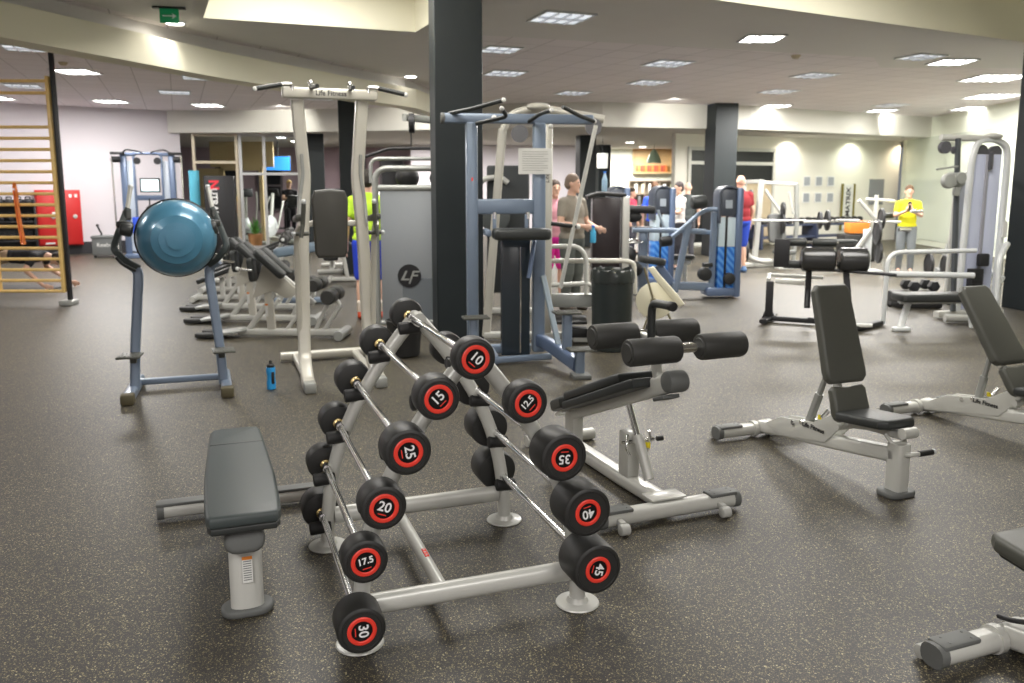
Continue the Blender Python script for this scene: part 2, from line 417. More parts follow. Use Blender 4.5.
for mark, x, z, D, T, ang, sd, desc in bars:
    for y in (-.42, .42):
        s = MB(); s.cyl((x + sd * .062, y, z - .050), (x - sd * .035, y, z - .044), .030, n=20, bev=.007)
        s.build('saddle', rubber, rack)
    b = thing('fixed_barbell', 'fixed barbell with red-ringed black heads numbered %s, %s' % (mark, desc), 'barbell',
              (RK[0] + math.cos(R(RKA)) * x, RK[1] + math.sin(R(RKA)) * x, z), RKA, 'fixed barbells on the A-frame rack')
    s = MB(); s.m(chrome); s.lathe([(.0135, -.49), (.0135, .49)], d=(0, 1, 0), n=16)
    s.m(knurl)
    for a0, a1 in ((-.40, -.22), (.22, .40)): s.lathe([(.0145, a0), (.0145, a1)], d=(0, 1, 0), n=16)
    s.m(chrome)
    for a0 in (-.47, .41): s.lathe([(.0185, a0), (.0185, a0 + .06)], d=(0, 1, 0), n=16)
    s.build('bar', None, b)
    s = MB()
    for q in (-1, 1): s.lathe([(.024, 0), (.026, .004), (.024, .010), (.019, .012)], (0, q * .478, 0), (0, -q, 0), 16)
    s.build('collar', brass, b)
    for q in (-1, 1):
        r = D / 2; s = MB()
        s.lathe([(0, 0), (r - .016, 0), (r - .005, .004), (r, .014), (r, T - .016), (r - .004, T - .005), (r - .012, T), (r - .016, T), (r - .018, T - .004), (0, T - .004)], (0, q * .49, 0), (0, q, 0), 40)
        h = s.build('head', urethane, b)
        rr = .051
        yf = q * (.49 + T - .004)
        s = MB(); s.lathe([(rr * .70, 0), (rr * .72, .004), (rr * .76, .0055), (rr * .93, .0055), (rr, .003), (rr, 0)], (0, yf, 0), (0, q, 0), 40); s.build('ring', red, h)
        s = MB(); s.lathe([(0, .0015), (rr * .70, .0015)], (0, yf, 0), (0, q, 0), 32); s.build('disc', face_black, h)
        a = R(ang); ca, sa = math.cos(a), math.sin(a)
        base = Matrix(((ca, -sa, 0), (sa, ca, 0), (0, 0, 1)))
        M = (XM if q < 0 else Matrix(((-1, 0, 0), (0, 0, 1), (0, 1, 0)))) @ base
        s = MB(); s.m(white_ink); s.text(mark, .048 if len(mark) < 3 else .033, M, Vector((0, yf + q * .002, 0)) + M @ Vector((0, .004, 0)), .0006, .0008)
        s.m(red); s.box(Vector((0, yf + q * .0022, 0)) + M @ Vector((0, -.0225, 0)), (.030, .0035, .001), rot=M)
        s.build('number', None, h)

# ================================================================= FLAT BENCH (left)
fb = thing('flat_bench', 'flat bench with dark slate pad standing left of the barbell rack', 'bench', (-1.04, 3.02, 0), 20)
prf = [(-.135, 0), (-.14, .12), (-.142, .45), (-.133, .75), (-.128, .90), (-.120, 1.10), (-.108, 1.145), (-.07, 1.16)]
out = [(x, y) for x, y in prf]; out = [(.07, 1.16), (.108, 1.145), (.120, 1.10), (.128, .9), (.133, .75), (.142, .45), (.14, .12), (.135, 0), (.12, -.03), (-.12, -.03)] + out
ccw = out[::-1]
s = MB(); s.prism(ccw, .050, .018, o=(0, -.12, .405)); p = s.build('pad', vinyl_teal, fb)
s = MB(); s.prism([(x * .97, y * .985 + .008) for x, y in ccw], .028, .008, o=(0, -.12, .380)); s.build('pad_base', vinyl, p)
s = MB(); s.box((0, .76, .4545), (.235, .012, .004), .002); s.build('seam', vinyl, p)
s = MB(); s.tube(fil([(0, -.02, .02), (0, .01, .34), (0, .12, .36), (0, .55, .34), (0, 1.0, .15), (0, 1.06, .07)], .1, 5), prof_e(.062, .03), up=(0, 1, 0)); s.build('frame', silver, fb)
s = MB(); s.prism(rrect(.15, .10, .045)[::1], .065, .02, M=Matrix(((1, 0, 0), (0, .25, -1), (0, 1, .25))), o=(0, -.035, .318)); s.build('post_cap', grey_cap, fb)
s = MB(); s.prism(rrect(.20, .13, .06), .032, .012, o=(0, 0, 0)); s.build('foot', grey_cap, fb)
s = MB(); s.tube([(-.36, 1.07, .052), (.36, 1.07, .052)], prof_r(.085, .075, .03)); cb = s.build('cross_bar', silver, fb)
for q in (-1, 1):
    s = MB(); s.box((q * .27, 1.07, .088), (.24, .075, .018), .007); s.tube([(q * .352, 1.07, .052), (q * .385, 1.07, .052)], prof_r(.090, .080, .032)); s.build('end_cap', grey_cap, fb)
s = MB(); s.m(label_white); s.box((.005, -.0415, .19), (.038, .002, .105), .0, rot=(R(-5.4), 0, 0)); s.m(orange); s.box((.005, -.0385, .235), (.038, .002, .013), rot=(R(-5.4), 0, 0))
s.m(grey_cap)
for k in range(9): s.box((.005, -.0428 + .094 * (.222 - k * .009 - .19), .222 - k * .009), (.03, .0012, .003), rot=(R(-5.4), 0, 0))
s.build('warning_label', None, fb)

# ================================================================= ADJUSTABLE BENCHES
def adj_bench(label, loc, deg, ang, seat_a=6):
    t = thing('adjustable_bench', label, 'bench', loc, deg, 'adjustable benches in the free-weight area')
    s = MB(); s.tube([(-.33, 1.15, .055), (.33, 1.15, .055)], prof_r(.088, .075, .032))
    s.build('rear_crossbar', silver, t)
    for q in (-1, 1):
        s = MB(); s.box((q * .255, 1.15, .090), (.17, .078, .02), .008); s.tube([(q * .322, 1.15, .055), (q * .358, 1.15, .055)], prof_r(.094, .082, .034))
        for a_ in (-.05, .05):
            for b_ in (-.02, .02): s.cyl((q * .25 + a_, 1.15 + b_, .099), (q * .25 + a_, 1.15 + b_, .102), .005, n=8)
        s.build('end_cap', grey_cap, t)
        s = MB(); s.cyl((q * .30, 1.215, .03), (q * .345, 1.215, .03), .026, n=16, bev=.006); s.build('wheel', mat('light_wheel', (.5, .5, .47), .5), t)
    s = MB(); s.tube(fil([(0, 1.13, .07), (0, .95, .10), (0, .5, .155), (0, 0, .225)], .2, 4), prof_r(.085, .085, .02), up=(0, 0, 1))
    s.cyl((-.075, 1.15, .055), (-.045, 1.15, .055), .052, n=20); s.cyl((.045, 1.15, .055), (.075, 1.15, .055), .052, n=20)
    s.build('main_beam', silver, t)
    s = MB(); YZ = Matrix(((0, 0, 1), (1, 0, 0), (0, 1, 0)))
    for q in (-.048, .036):
        s.prism([(.50, .15), (.34, .32), (.44, .34), (.60, .245), (.90, .20), (1.05, .12), (.9, .08)][::-1], .012, .002, M=YZ, o=(q, 0, 0))
    s.build('gusset_plate', silver, t)
    s = MB(); Mx = Matrix(((0, 0, -1), (-1, 0, 0), (0, 1, 0)))
    s.text('Life Fitness', .042, Mx, (-.0515, .60, .213), .0006, .0008); s.build('lettering', blackpaint, t)
    s = MB(); s.prism(rrect(.085, .10, .02), .29, .002, o=(0, 0, .0)); s.build('front_post', silver, t)
    s = MB(); s.prism(rrect(.19, .14, .05), .032, .01); s.build('foot', grey_cap, t)
    s = MB(); s.m(silver); s.tube(fil([(0, -.03, .235), (.0, -.075, .245), (.12, -.075, .245)], .03), .013); s.m(rubber); s.cyl((.06, -.075, .245), (.155, -.075, .245), .0165, n=14); s.m(white_paint); s.ball((.165, -.075, .245), .016, 12)
    s.build('handle', None, t)
    # seat
    st = MB(); o = Matrix.Rotation(R(-seat_a), 3, 'X')
    st.prism([(-.09, -.13), (.09, -.13), (.125, -.09), (.135, .2), (.12, .235), (-.12, .235), (-.135, .2), (-.125, -.09)], .055, .018, M=o, o=(0, .12, .355))
    st.build('seat', vinyl, t)
    s = MB(); s.tube(fil([(0, .34, .30), (0, .2, .325), (0, -.02, .335)], .03), prof_r(.05, .04, .01))
    s.tube(fil([(-.05, .05, .33), (-.05, .0, .29), (.05, 0, .29), (.05, .05, .33)], .02), .01)
    s.cyl((-.045, -.055, .36), (.045, -.055, .36), .03, n=16); s.build('seat_support', silver, t)
    # backrest swings about the pivot
    a = R(ang); dy, dz = math.cos(a), math.sin(a)
    M = Matrix(((1, 0, 0), (0, dy, -dz), (0, dz, dy)))      # local: y along the pad, z out of its face
    def P(y, z): return (0, .37 + dy * y - dz * z, .305 + dz * y + dy * z)
    s = MB(); s.prism([(-.115, .02), (-.09, .005), (-.03, .015), (.03, .015), (.09, .005), (.115, .02), (.128, .05), (.122, .19), (.10, .21), (0, .20), (-.10, .21), (-.122, .19), (-.128, .05)], .058, .02, M=M, o=P(0, .0))
    s.build('lumbar_pad', vinyl_olive, t)
    s = MB(); s.prism([(-.11, .225), (.11, .225), (.142, .255), (.146, .30), (.128, .77), (.10, .805), (-.10, .805), (-.128, .77), (-.146, .30), (-.142, .255)], .06, .02, M=M, o=P(0, .0))
    s.build('backrest', vinyl_olive, t)
    s = MB(); s.prism([(-.09, .24), (.09, .24), (.118, .27), (.10, .76), (.08, .79), (-.08, .79), (-.10, .76), (-.118, .27)], .02, .004, M=M, o=P(0, -.018)); s.build('backboard', vinyl, t)
    s = MB(); s.bar(P(-.04, -.04), P(.62, -.04), prof_r(.05, .035, .01), up=(1, 0, 0)); s.cyl(Vector(P(-.02, -.03)) + Vector((-.07, 0, 0)), Vector(P(-.02, -.03)) + Vector((.07, 0, 0)), .022, n=14)
    s.build('back_support', silver, t)
    # telescoping strut to the main beam
    top = Vector(P(.36, -.055)); bot = Vector((0, .70, .20)); mid = bot.lerp(top, .5)
    s = MB(); s.bar(bot, mid, prof_r(.045, .04, .01), up=(1, 0, 0)); s.bar(mid, top, prof_r(.030, .028, .008), up=(1, 0, 0)); s.build('strut', grey_frame, t)
    s = MB(); s.m(chrome); s.cyl(bot + Vector((-.06, 0, .02)), bot + Vector((.06, 0, .02)), .012, n=12); s.cyl((.03, .62, .26), (.06, .60, .31), .014, n=12)
    s.m(yellow); s.box((.052, .66, .25), (.003, .03, .03)); s.m(chrome); s.cyl((-.055, .78, .195), (-.045, .78, .195), .016, n=14); s.build('adjuster', None, t)
    return t
adj_bench('adjustable bench with upright grey-olive back pad standing right of the incline sit-up bench', (2.08, 4.25, 0), 21, 72)
adj_bench('adjustable bench with reclined back pad cut off by the right edge, beside the squat stand', (3.44, 4.81, 0), 21, 54)
ob = adj_bench('adjustable bench laid flat, cut off by the lower right corner', (2.19, 1.67, 0), 21, 7)
s = MB(); s.tube(fil([(.02, 1.20, .10), (-.03, 1.12, .135), (.05, 1.02, .15), (.10, 1.0, .10), (.06, .95, .05)], .04, 5), .009); tag(s.build('cable_loop', blackpaint), 'black cable draped over the corner bench beam by the right edge', 'cable')
o = bpy.data.objects['cable_loop']; o.location = ob.location; o.rotation_euler = ob.rotation_euler

# ================================================================= DECLINE SIT-UP BENCH
cb = thing('situp_bench', 'silver decline sit-up bench with four black foam rollers behind the barbell rack', 'bench', (.80, 3.95, 0), 22)
s = MB(); s.tube([(-.40, -.02, .055), (.36, -.02, .055)], prof_r(.092, .078, .034)); s.box((-.02, .03, .105), (.20, .11, .012), .005, rot=(0, 0, 0)); s.build('front_crossbar', silver, cb)
for q in (-.41, .37):
    sg = 1 if q > 0 else -1
    s = MB(); s.box((q - sg * .085, -.02, .094), (.16, .082, .02), .008); s.tube([(q - sg * .02, -.02, .055), (q + sg * .015, -.02, .055)], prof_r(.098, .084, .036))
    for a_ in (-.05, .05):
        for b_ in (-.02, .02): s.cyl((q - sg * .085 + a_, -.02 + b_, .102), (q - sg * .085 + a_, -.02 + b_, .106), .005, n=8)
    s.build('end_cap', grey_cap, cb)
for q in (-.33, .25):
    s = MB(); s.cyl((q - .025, -.115, .03), (q + .025, -.115, .03), .028, n=18, bev=.007); s.box((q, -.085, .05), (.03, .05, .03), .006); s.build('wheel', MATS['light_wheel'], cb)
s = MB(); s.tube(fil([(0, .0, .06), (0, .5, .045), (0, 1.28, .045)], .02), prof_r(.10, .075, .025)); s.build('base_beam', silver, cb)
s = MB(); s.tube([(-.24, 1.30, .04), (.24, 1.30, .04)], prof_r(.08, .07, .03)); s.build('rear_crossbar', silver, cb)
s = MB(); s.box((0, .42, .20), (.075, .11, .26), .012); s.box((0, 1.10, .19), (.075, .12, .26), .012); s.build('upright', silver, cb)
s = MB(); s.m(chrome); s.bar((0, .235, .17), (0, .46, .52), .018); s.m(silver); s.bar((0, .205, .125), (0, .33, .33), .028); s.build('telescopic_strut', None, cb)
s = MB(); s.m(chrome); s.cyl((-.10, .33, .30), (.10, .33, .30), .010, n=12); s.tube(fil([(-.06, .33, .34), (-.09, .30, .28), (-.05, .33, .23)], .03), .008); s.tube(fil([(.05, .30, .36), (.06, .30, .29), (.05, .33, .22)], .03), .008)
s.m(rubber); s.cyl((.10, .30, .31), (.135, .30, .31), .014, n=12); s.m(yellow); s.box((.045, .30, .28), (.003, .03, .03), rot=(0, 0, .4)); s.build('adjuster', None, cb)
# tilted bed: from high end (y 0, z .70) down to (y 1.3, z .25)
a0, a1 = Vector((-.01, .02, .690)), Vector((-.02, 1.27, .195)); dd = (a1 - a0).normalized()
Mb = Matrix(((-1, 0, 0), (0, dd.y, -dd.z * -1 * -1), (0, dd.z, dd.y)))
Mb = Matrix(((1, 0, 0), (0, dd.y, -dd.z), (0, dd.z, dd.y)))
def Q(y, z, x=0): return a0 + dd * y + Vector((x, -dd.z * z, dd.y * z))
s = MB(); s.bar(Q(-.02, 0), Q(1.12, 0), prof_r(.055, .10, .02), up=(0, 0, 1)); s.build('bed_beam', silver, cb)
s = MB(); s.cyl(Q(-.045, 0, -.055), Q(-.045, 0, .055), .055, n=20, bev=.014); s.box(Q(.06, -.065), (.10, .10, .02), .006, rot=Mb); s.build('bed_cap', grey_cap, cb)
s = MB(); s.prism([(-.115, .30), (.115, .30), (.135, .34), (.13, .98), (.10, 1.02), (-.10, 1.02), (-.13, .98), (-.135, .34)], .055, .018, M=Mb, o=Q(0, .055)); s.build('back_pad', vinyl, cb)
s = MB(); s.prism([(-.11, 1.03), (.11, 1.03), (.13, 1.06), (.11, 1.24), (-.11, 1.24), (-.13, 1.06)], .075, .02, M=Mb, o=Q(0, .02)); s.build('head_pad', vinyl, cb)
s = MB(); s.prism([(-.13, .14), (.13, .14), (.145, .17), (.14, 1.0), (-.14, 1.0), (-.145, .17)], .05, .012, M=Mb, o=Q(0, .005)); s.build('pad_base', vinyl, cb)
s = MB(); s.tube(fil([Q(.10, .03), Q(.10, .12), (0, .12, .86)], .03), prof_r(.045, .045, .012), up=(1, 0, 0)); s.bar((0, -.02, .87), (0, .33, .88), prof_r(.045, .04, .01)); s.build('roller_post', silver, cb)
for y, z, x0, x1, x2, x3 in ((-.03, .87, -.29, -.005, .115, .375), (.33, .885, -.29, -.03, .06, .34)):
    s = MB(); s.cyl((x0 + .02, y, z), (x3 - .02, y, z), .023, n=18); s.build('roller_axle', chrome, cb)
    for u, v in ((x0, x1), (x2, x3)):
        s = MB(); s.lathe([(0, 0), (.044, 0), (.048, .005), (.05, .004), (.062, .006), (.066, .016), (.066, v - u - .016), (.062, v - u - .006), (.05, v - u - .004), (.03, v - u), (0, v - u)], (u, y, z), (1, 0, 0), 28); s.build('foam_roller', foam, cb)
s = MB(); s.tube(fil([(-.02, .19, .84), (-.02, .19, 1.07), (-.02, .02, 1.075)], .05, 6), .021); hd = s.build('handle', vinyl, cb)
s = MB(); s.cyl((-.02, .03, 1.075), (-.02, -.01, 1.075), .024, n=16, bev=.006); s.build('handle_end', rubber, hd)
s = MB(); s.tube(fil([(-.07, 1.14, .27), (-.07, 1.22, .22), (.07, 1.22, .22), (.07, 1.14, .27)], .02), .012); s.cyl((-.09, 1.1, .285), (.09, 1.1, .285), .02, n=14); s.build('rear_bracket', silver, cb)

# ================================================================= COLUMNS
def column(n, x, y, s_, z1, deg=11.6, lab=None):
    m = MB(); m.box((x, y, z1 / 2), (s_, s_, z1), .012, rot=(0, 0, R(deg))); return structure(m.build('trim_%d' % n, slate, smooth=20))
column(5, -.60, 8.95, .50, 4.2)
column(6, 5.00, 20.0, .57, H_C)
column(7, 7.10, 11.1, .50, H_C)
column(8, -3.05, 15.8, .44, H_C)
column(9, -5.35, 22.6, .5, 3.1)
column(10, 2.05, 23.2, .46, 3.1)
column(11, 3.1, 28.4, .42, 3.1)

# ================================================================= WATER BOTTLE
bt = thing('water_bottle', 'bright blue water bottle with black cap standing on the floor by the pull-up tower', 'bottle', (-1.985, 6.6, 0))
s = MB(); s.lathe([(0, 0), (.030, 0), (.036, .004), (.037, .06), (.033, .085), (.033, .12), (.037, .14), (.037, .175), (.034, .185), (0, .187)], n=24); s.build('body', mat('bright_blue_plastic', (.03, .33, .75), .35), bt)
s = MB(); s.box((.022, -.026, .10), (.024, .016, .10), .006, rot=(0, 0, .7)); s.build('band', rubber, bt)
s = MB(); s.lathe([(0, .185), (.030, .185), (.031, .205), (.018, .213), (.012, .216), (.012, .235), (.008, .242), (0, .243)], n=20); s.build('cap', rubber, bt)

# ================================================================= BALL ON VERTICAL KNEE RAISE STATION
bs = thing('knee_raise_station', 'slate blue dip and knee raise station with a blue ball wedged between its arms', 'gym machine', (-2.62, 6.28, 0), 19)
for q in (-1, 1):
    s = MB(); s.tube(fil([(q * .36, -.02, .045), (q * .34, .62, .045)], .01), prof_r(.085, .08, .02)); s.build('foot_rail', steel_blue, bs)
    s = MB(); s.box((q * .362, -.05, .042), (.098, .11, .083), .014); s.build('end_cap', mat('worn_olive_rubber', (.10, .085, .045), .6), bs)
    s = MB(); s.tube(fil([(q * .335, .22, .05), (q * .315, .26, .40), (q * .265, .30, .92), (q * .265, .31, 1.0), (q * .34, .28, 1.06)], [0, .1, .12, .05, 0], 4), prof_r(.075, .06, .02), up=(0, 1, 0)); s.build('upright', steel_blue, bs)
    s = MB(); s.tube(fil([(q * .26, .30, 1.02), (q * .34, .22, 1.08), (q * .41, .18, 1.17), (q * .41, .20, 1.21), (q * .33, .34, 1.44), (q * .31, .36, 1.48)], .05, 5), prof_r(.05, .04, .012), up=(0, 1, 0)); s.build('arm', vinyl_teal, bs)
    s = MB(); s.m(silver); s.bar((q * .32, .35, 1.45), (q * .29, .42, 1.64), .017); s.m(white_paint); s.ball((q * .288, .422, 1.65), .021, 12); s.build('hand_grip', None, bs)
    s = MB(); s.cyl((q * .32, .33, 1.40), (q * .32, .35, 1.46), .032, n=14); s.box((q * .32, .16, 1.36), (.09, .18, .06), .025, rot=(R(-6), 0, q * .2)); s.cyl((q * .35, .09, 1.34), (q * .26, .09, 1.32), .052, n=18, bev=.02); s.build('elbow_pad', vinyl, bs)
    s = MB(); s.box((q * .345, .12, .345), (.17, .20, .018), .006, rot=(0, 0, q * .1)); s.box((q * .33, .20, .31), (.05, .05, .08), .01)
    for g_ in range(5): s.box((q * .345 - .06 + g_ * .03, .12, .356), (.008, .17, .006))
    s.build('footrest', vinyl_olive, bs)
s = MB(); s.tube([(-.33, .45, .06), (.33, .45, .06)], prof_r(.055, .05, .012)); s.build('cross_tube', steel_blue, bs)
s = MB(); s.cyl((-.46, .12, 1.1), (-.46, .12, 1.1001), .001); s.bm.clear(); s.tube(fil([(-.40, .14, 1.12), (-.36, .17, 1.06), (-.28, .25, 1.0)], .02), .012); s.build('cable_guard', vinyl, bs)
ball_mat = mat('glossy_blue_vinyl', (.085, .26, .40), .30, .15, .06, 3, coat=.4)
bl = thing('bosu_ball', 'big glossy blue half-dome balance ball hung upright on the knee raise station', 'exercise ball', (-2.635, 6.46, 1.255), 22)
bl.scale = (.92, .92, .92)
s = MB(); s.lathe([(.318, 0), (.322, -.03), (.318, -.10), (.29, -.19), (.255, -.235), (.20, -.27), (.20, -.276), (.14, -.292), (.14, -.298), (.08, -.304), (.08, -.310), (.03, -.313), (0, -.313)], d=(0, 1, 0), n=56); s.build('dome', ball_mat, bl, smooth=60)
s = MB(); s.lathe([(0, .05), (.28, .05), (.325, .035), (.336, .02), (.336, .0), (.322, -.012), (.31, -.005)], d=(0, 1, 0), n=56); s.build('base_rim', rubber, bl)

# ================================================================= PULL-UP / DIP TOWER
pt = thing('pullup_tower', 'tall silver pull-up and dip tower with dark grey back pad behind the water bottle', 'gym machine', (-1.40, 6.67, 0), 20); pt.scale = (.93, 1, 1)
tower_legs = [(.31, -.06, .05), (.31, .04, .06), (.305, .30, .20), (.29, .36, .55), (.275, .38, 1.2), (.235, .38, 1.75), (.255, .36, 1.95), (.285, .32, 2.36)]
for q in (-1, 1):
    s = MB(); s.tube(fil([(q * x, y, z) for x, y, z in tower_legs], .12, 4), prof_r(.085, .11, .02), up=(1, 0, 0)); s.build('side_leg', cream_metal, pt)
    s = MB(); s.tube(fil([(q * .30, .31, 1.35), (q * .29, .335, 1.55), (q * .255, .325, 1.75), (q * .262, .31, 1.92)], .05), prof_r(.012, .03, .005), up=(1, 0, 0)); s.build('side_slot', grey_frame, pt)
    s = MB(); s.box((q * .31, -.10, .045), (.105, .11, .09), .018); s.build('end_cap', grey_frame, pt)
    s = MB(); s.tube(fil([(q * .335, .33, .40), (q * .345, .22, 1.25), (q * .33, .06, 1.33), (q * .32, .0, 1.36)], .06), prof_r(.045, .05, .012), up=(1, 0, 0)); s.build('dip_arm', cream_metal, pt)
    s = MB(); s.bar((q * .31, -.02, 1.36), (q * .30, -.05, 1.52), .02); s.box((q * .33, .12, 1.40), (.08, .26, .05), .018, rot=(R(-6), 0, 0)); s.cyl((q * .37, .02, 1.28), (q * .26, .02, 1.28), .018, n=12); s.bar((q * .31, -.02, 1.36), (q * .33, -.03, 1.25), .018); s.build('arm_pad', vinyl_olive, pt)
    s = MB(); s.ball((q * .30, -.052, 1.535), .022, 10); s.ball((q * .385, .02, 1.28), .02, 10); s.build('grip_end', white_paint, pt)
    s = MB(); s.m(chrome); s.tube(fil([(q * .33, .24, 2.42), (q * .33, .24, 2.465), (q * .42, .22, 2.46)], .03), .018); s.m(vinyl); s.bar((q * .42, .22, 2.46), (q * .64, .14, 2.41), .019); s.m(label_white); s.ball((q * .645, .138, 2.408), .022, 10); s.build('pullup_grip', None, pt)
    s = MB(); s.m(chrome); s.cyl((q * .17, .24, 2.43), (q * .17, .24, 2.47), .012, n=12); s.ball((q * .17, .24, 2.48), .026, 12); s.m(vinyl); s.bar((q * .17, .24, 2.45), (q * .15, -.02, 2.43), .018); s.build('inner_grip', None, pt)
s = MB(); s.box((0, .28, 2.405), (.83, .11, .085), .02); s.build('top_beam', cream_metal, pt)
s = MB(); s.text('Life Fitness', .06, XM, (0, .2235, 2.405), .0005, .001); s.build('lettering', blackpaint, pt)
s = MB(); s.tube([(-.45, 1.18, .055), (.45, 1.18, .055)], prof_r(.085, .085, .03)); s.build('rear_crossbar', cream_metal, pt)
for q in (-1, 1):
    s = MB(); s.bar((q * .30, .1, .05), (q * .30, 1.18, .05), prof_r(.07, .07, .02)); s.build('base_rail', cream_metal, pt)
s = MB(); s.prism([(-.12, 1.05), (.12, 1.05), (.145, 1.09), (.165, 1.55), (.135, 1.62), (0, 1.635), (-.135, 1.62), (-.165, 1.55), (-.145, 1.09)], .07, .025, M=XM, o=(-.02, .42, 0)); s.build('back_pad', mat('charcoal_brown_vinyl', (.055, .053, .046), .5, 0, .1, 500), pt)
s = MB(); s.bar((-.29, .43, 1.34), (.29, .43, 1.34), prof_r(.05, .05, .01)); s.build('pad_crossbar', cream_metal, pt)

# ================================================================= WASTE BIN
bn = thing('waste_bin', 'round black bin with a bin liner folded over its rim by the step machine', 'bin', (1.02, 8.28, 0))
s = MB(); pr = [(0, 0), (.185, 0), (.195, .01)]
for k in range(16): pr += [(.197 + k * .0011 + .003, .05 + k * .045), (.197 + k * .0011, .072 + k * .045)]
pr += [(.213, .79), (.205, .80), (.19, .70), (0, .68)]
s.lathe(pr, n=40); s.build('body', mat('bin_black', (.022, .028, .027), .35, 0, .2, 9), bn)
random.seed(4)
s = MB(); n = 48; prof = []
rings = []
for rr, zz in ((.20, .74), (.222, .70), (.224, .76), (.218, .815), (.205, .83), (.19, .80), (.18, .74)):
    rings.append([s.bm.verts.new(((rr + random.uniform(-.004, .004)) * math.cos(2 * math.pi * k / n), (rr + random.uniform(-.004, .004)) * math.sin(2 * math.pi * k / n), zz + random.uniform(-.012, .012) + .006 * math.sin(k * 1.7))) for k in range(n)])
for A, B in zip(rings, rings[1:]):
    for j in range(n): s.bm.faces.new((A[j], A[(j + 1) % n], B[(j + 1) % n], B[j]))
s.build('liner', mat('liner_plastic', (.03, .035, .033), .2), bn)

# ================================================================= CEILING FITTINGS
lamp_glow = mat('lamp_diffuser', (1, 1, 1), .5, emit=9, ecol=(1, .97, .92))
lamp_dim = mat('lamp_louvre_glow', (1, 1, 1), .5, emit=.55, ecol=(.85, .92, 1))
louvre = mat('louvre_metal', (.7, .7, .72), .3, .6)
def ceiling_light(x, y, z, sx, sy, deg, glow, label, grp='recessed louvre lights in the tiled ceiling'):
    t = thing('ceiling_light', label, 'ceiling light', (x, y, z), deg, grp)
    s = MB()
    for q in (-1, 1): s.box((q * sx / 2, 0, -.008), (.03, sy + .03, .02)); s.box((0, q * sy / 2, -.008), (sx, .03, .02))
    s.build('frame', white_paint, t, smooth=0)
    s = MB(); s.box((0, 0, -.004), (sx - .03, sy - .03, .006)); s.build('diffuser', glow, t, smooth=0)
    s = MB()
    n = max(3, int(sx / .15))
    for k in range(1, n): s.box((-sx / 2 + k * sx / n, 0, -.018), (.012, sy - .03, .03))
    s.box((0, 0, -.018), (sx - .03, .012, .03)); s.build('louvre', louvre, t, smooth=0)
    return t
FIX = [(-7.41, 14.38, .6, 1, 'pale louvre ceiling light just beyond the top of the wall bars'), (-9.5, 16.4, .6, 0, 'dim louvre ceiling light seen between the wall bar rungs'),
       (-9.2, 19.3, .62, 1, 'bright ceiling light above the grey wall beside the cable station'), (-7.3, 20.2, .62, 1, 'bright ceiling light nearest the glass front corner'),
       (-11.4, 18.6, .6, 1, 'bright ceiling light at the far left edge above the wall bars'), (-5.59, 15.15, .6, 0, 'dim louvre ceiling light beyond the white beam, nearer one'),
       (-7.0, 17.5, .6, 0, 'dim louvre ceiling light in the middle of the left ceiling tiles'), (-6.9, 12.0, .5, 0, 'small ceiling light left of the wall bar post'), (-4.2, 18.6, .6, 0, 'dim louvre ceiling light behind the pull-up tower top'),
       (.57, 9.9, .6, 0, 'nearest louvre ceiling light right of the central column'), (-.12, 14.6, .6, 0, 'louvre ceiling light above the blue machine grips'), (-.17, 12.13, .5, 0, 'small louvre light beside the central column'),
       (2.48, 13.47, .6, 0, 'louvre ceiling light in the centre of the right tile field'), (2.57, 15.86, .6, 0, 'glittering louvre light behind the centre one'), (1.28, 17.6, .6, 0, 'far louvre light above the silver arch'),
       (3.3, 11.25, .5, 1, 'bright narrow light right of centre near the plaster border'), (5.33, 14.88, .6, 0, 'glittering louvre light left of the ceiling slope'), (5.48, 17.32, .6, 0, 'louvre light third back on the right'),
       (6.4, 20.4, .62, 1, 'bright light near the far bulkhead above the squat racks'), (9.5, 21.6, .62, 1, 'bright light near the far bulkhead above the man in yellow'), (9.1, 20.2, .6, 0, 'dim light beside the bright one over the man in yellow'),
       (6.9, 13.3, .55, 1, 'bright wedge-lit light at the right edge of the tiles'), (6.17, 12.8, .5, 0, 'small light beside the bright wedge-lit one'),
       (8.7, 15.2, .9, 1, 'first of three lights in the recess over the right column'), (10.4, 18.2, .9, 1, 'second of three lights in the recess over the right column'), (11.6, 21.0, .9, 1, 'third and farthest of three lights in the recess over the right column')]
for x, y, sz, br, lab in FIX: ceiling_light(x, y, H_C - .003, sz, sz, 0 if br else 20, lamp_glow if br else lamp_dim, lab)
for i, (x, y, lab) in enumerate([(-4.03, 10.2, 'round downlight beside the green exit sign'), (-1.8, 15.0, 'round downlight left of the central column')]):
    t = thing('downlight', lab, 'ceiling light', (x, y, H_C), 0, 'round downlights in the plaster ceiling')
    s = MB(); s.lathe([(.10, 0), (.125, 0), (.125, -.012), (.10, -.018)], n=28); s.build('trim_ring', white_paint, t)
    s = MB(); s.lathe([(0, -.0185), (.10, -.0185), (.10, -.022), (0, -.022)], n=24); s.build('diffuser', lamp_glow, t)
for i, (x, y, lab) in enumerate([(3.74, 26.5, 'nearer round light in the cafe ceiling'), (4.6, 29.4, 'farther round light in the cafe ceiling'), (1.0, 25.4, 'round light in the low ceiling behind the grey-shirted man'), (-6.6, 23.9, 'round light behind the glass front'), (2.4, 27.8, 'round light above the cafe pendant lamp')]):
    t = thing('downlight', lab, 'ceiling light', (x, y, 3.06), 0, 'round downlights in the low far ceiling')
    s = MB(); s.lathe([(.12, 0), (.15, 0), (.15, -.012), (.12, -.018)], n=24); s.build('trim_ring', white_paint, t)
    s = MB(); s.lathe([(0, -.0185), (.12, -.0185), (.12, -.022), (0, -.022)], n=20); s.build('diffuser', lamp_glow, t)
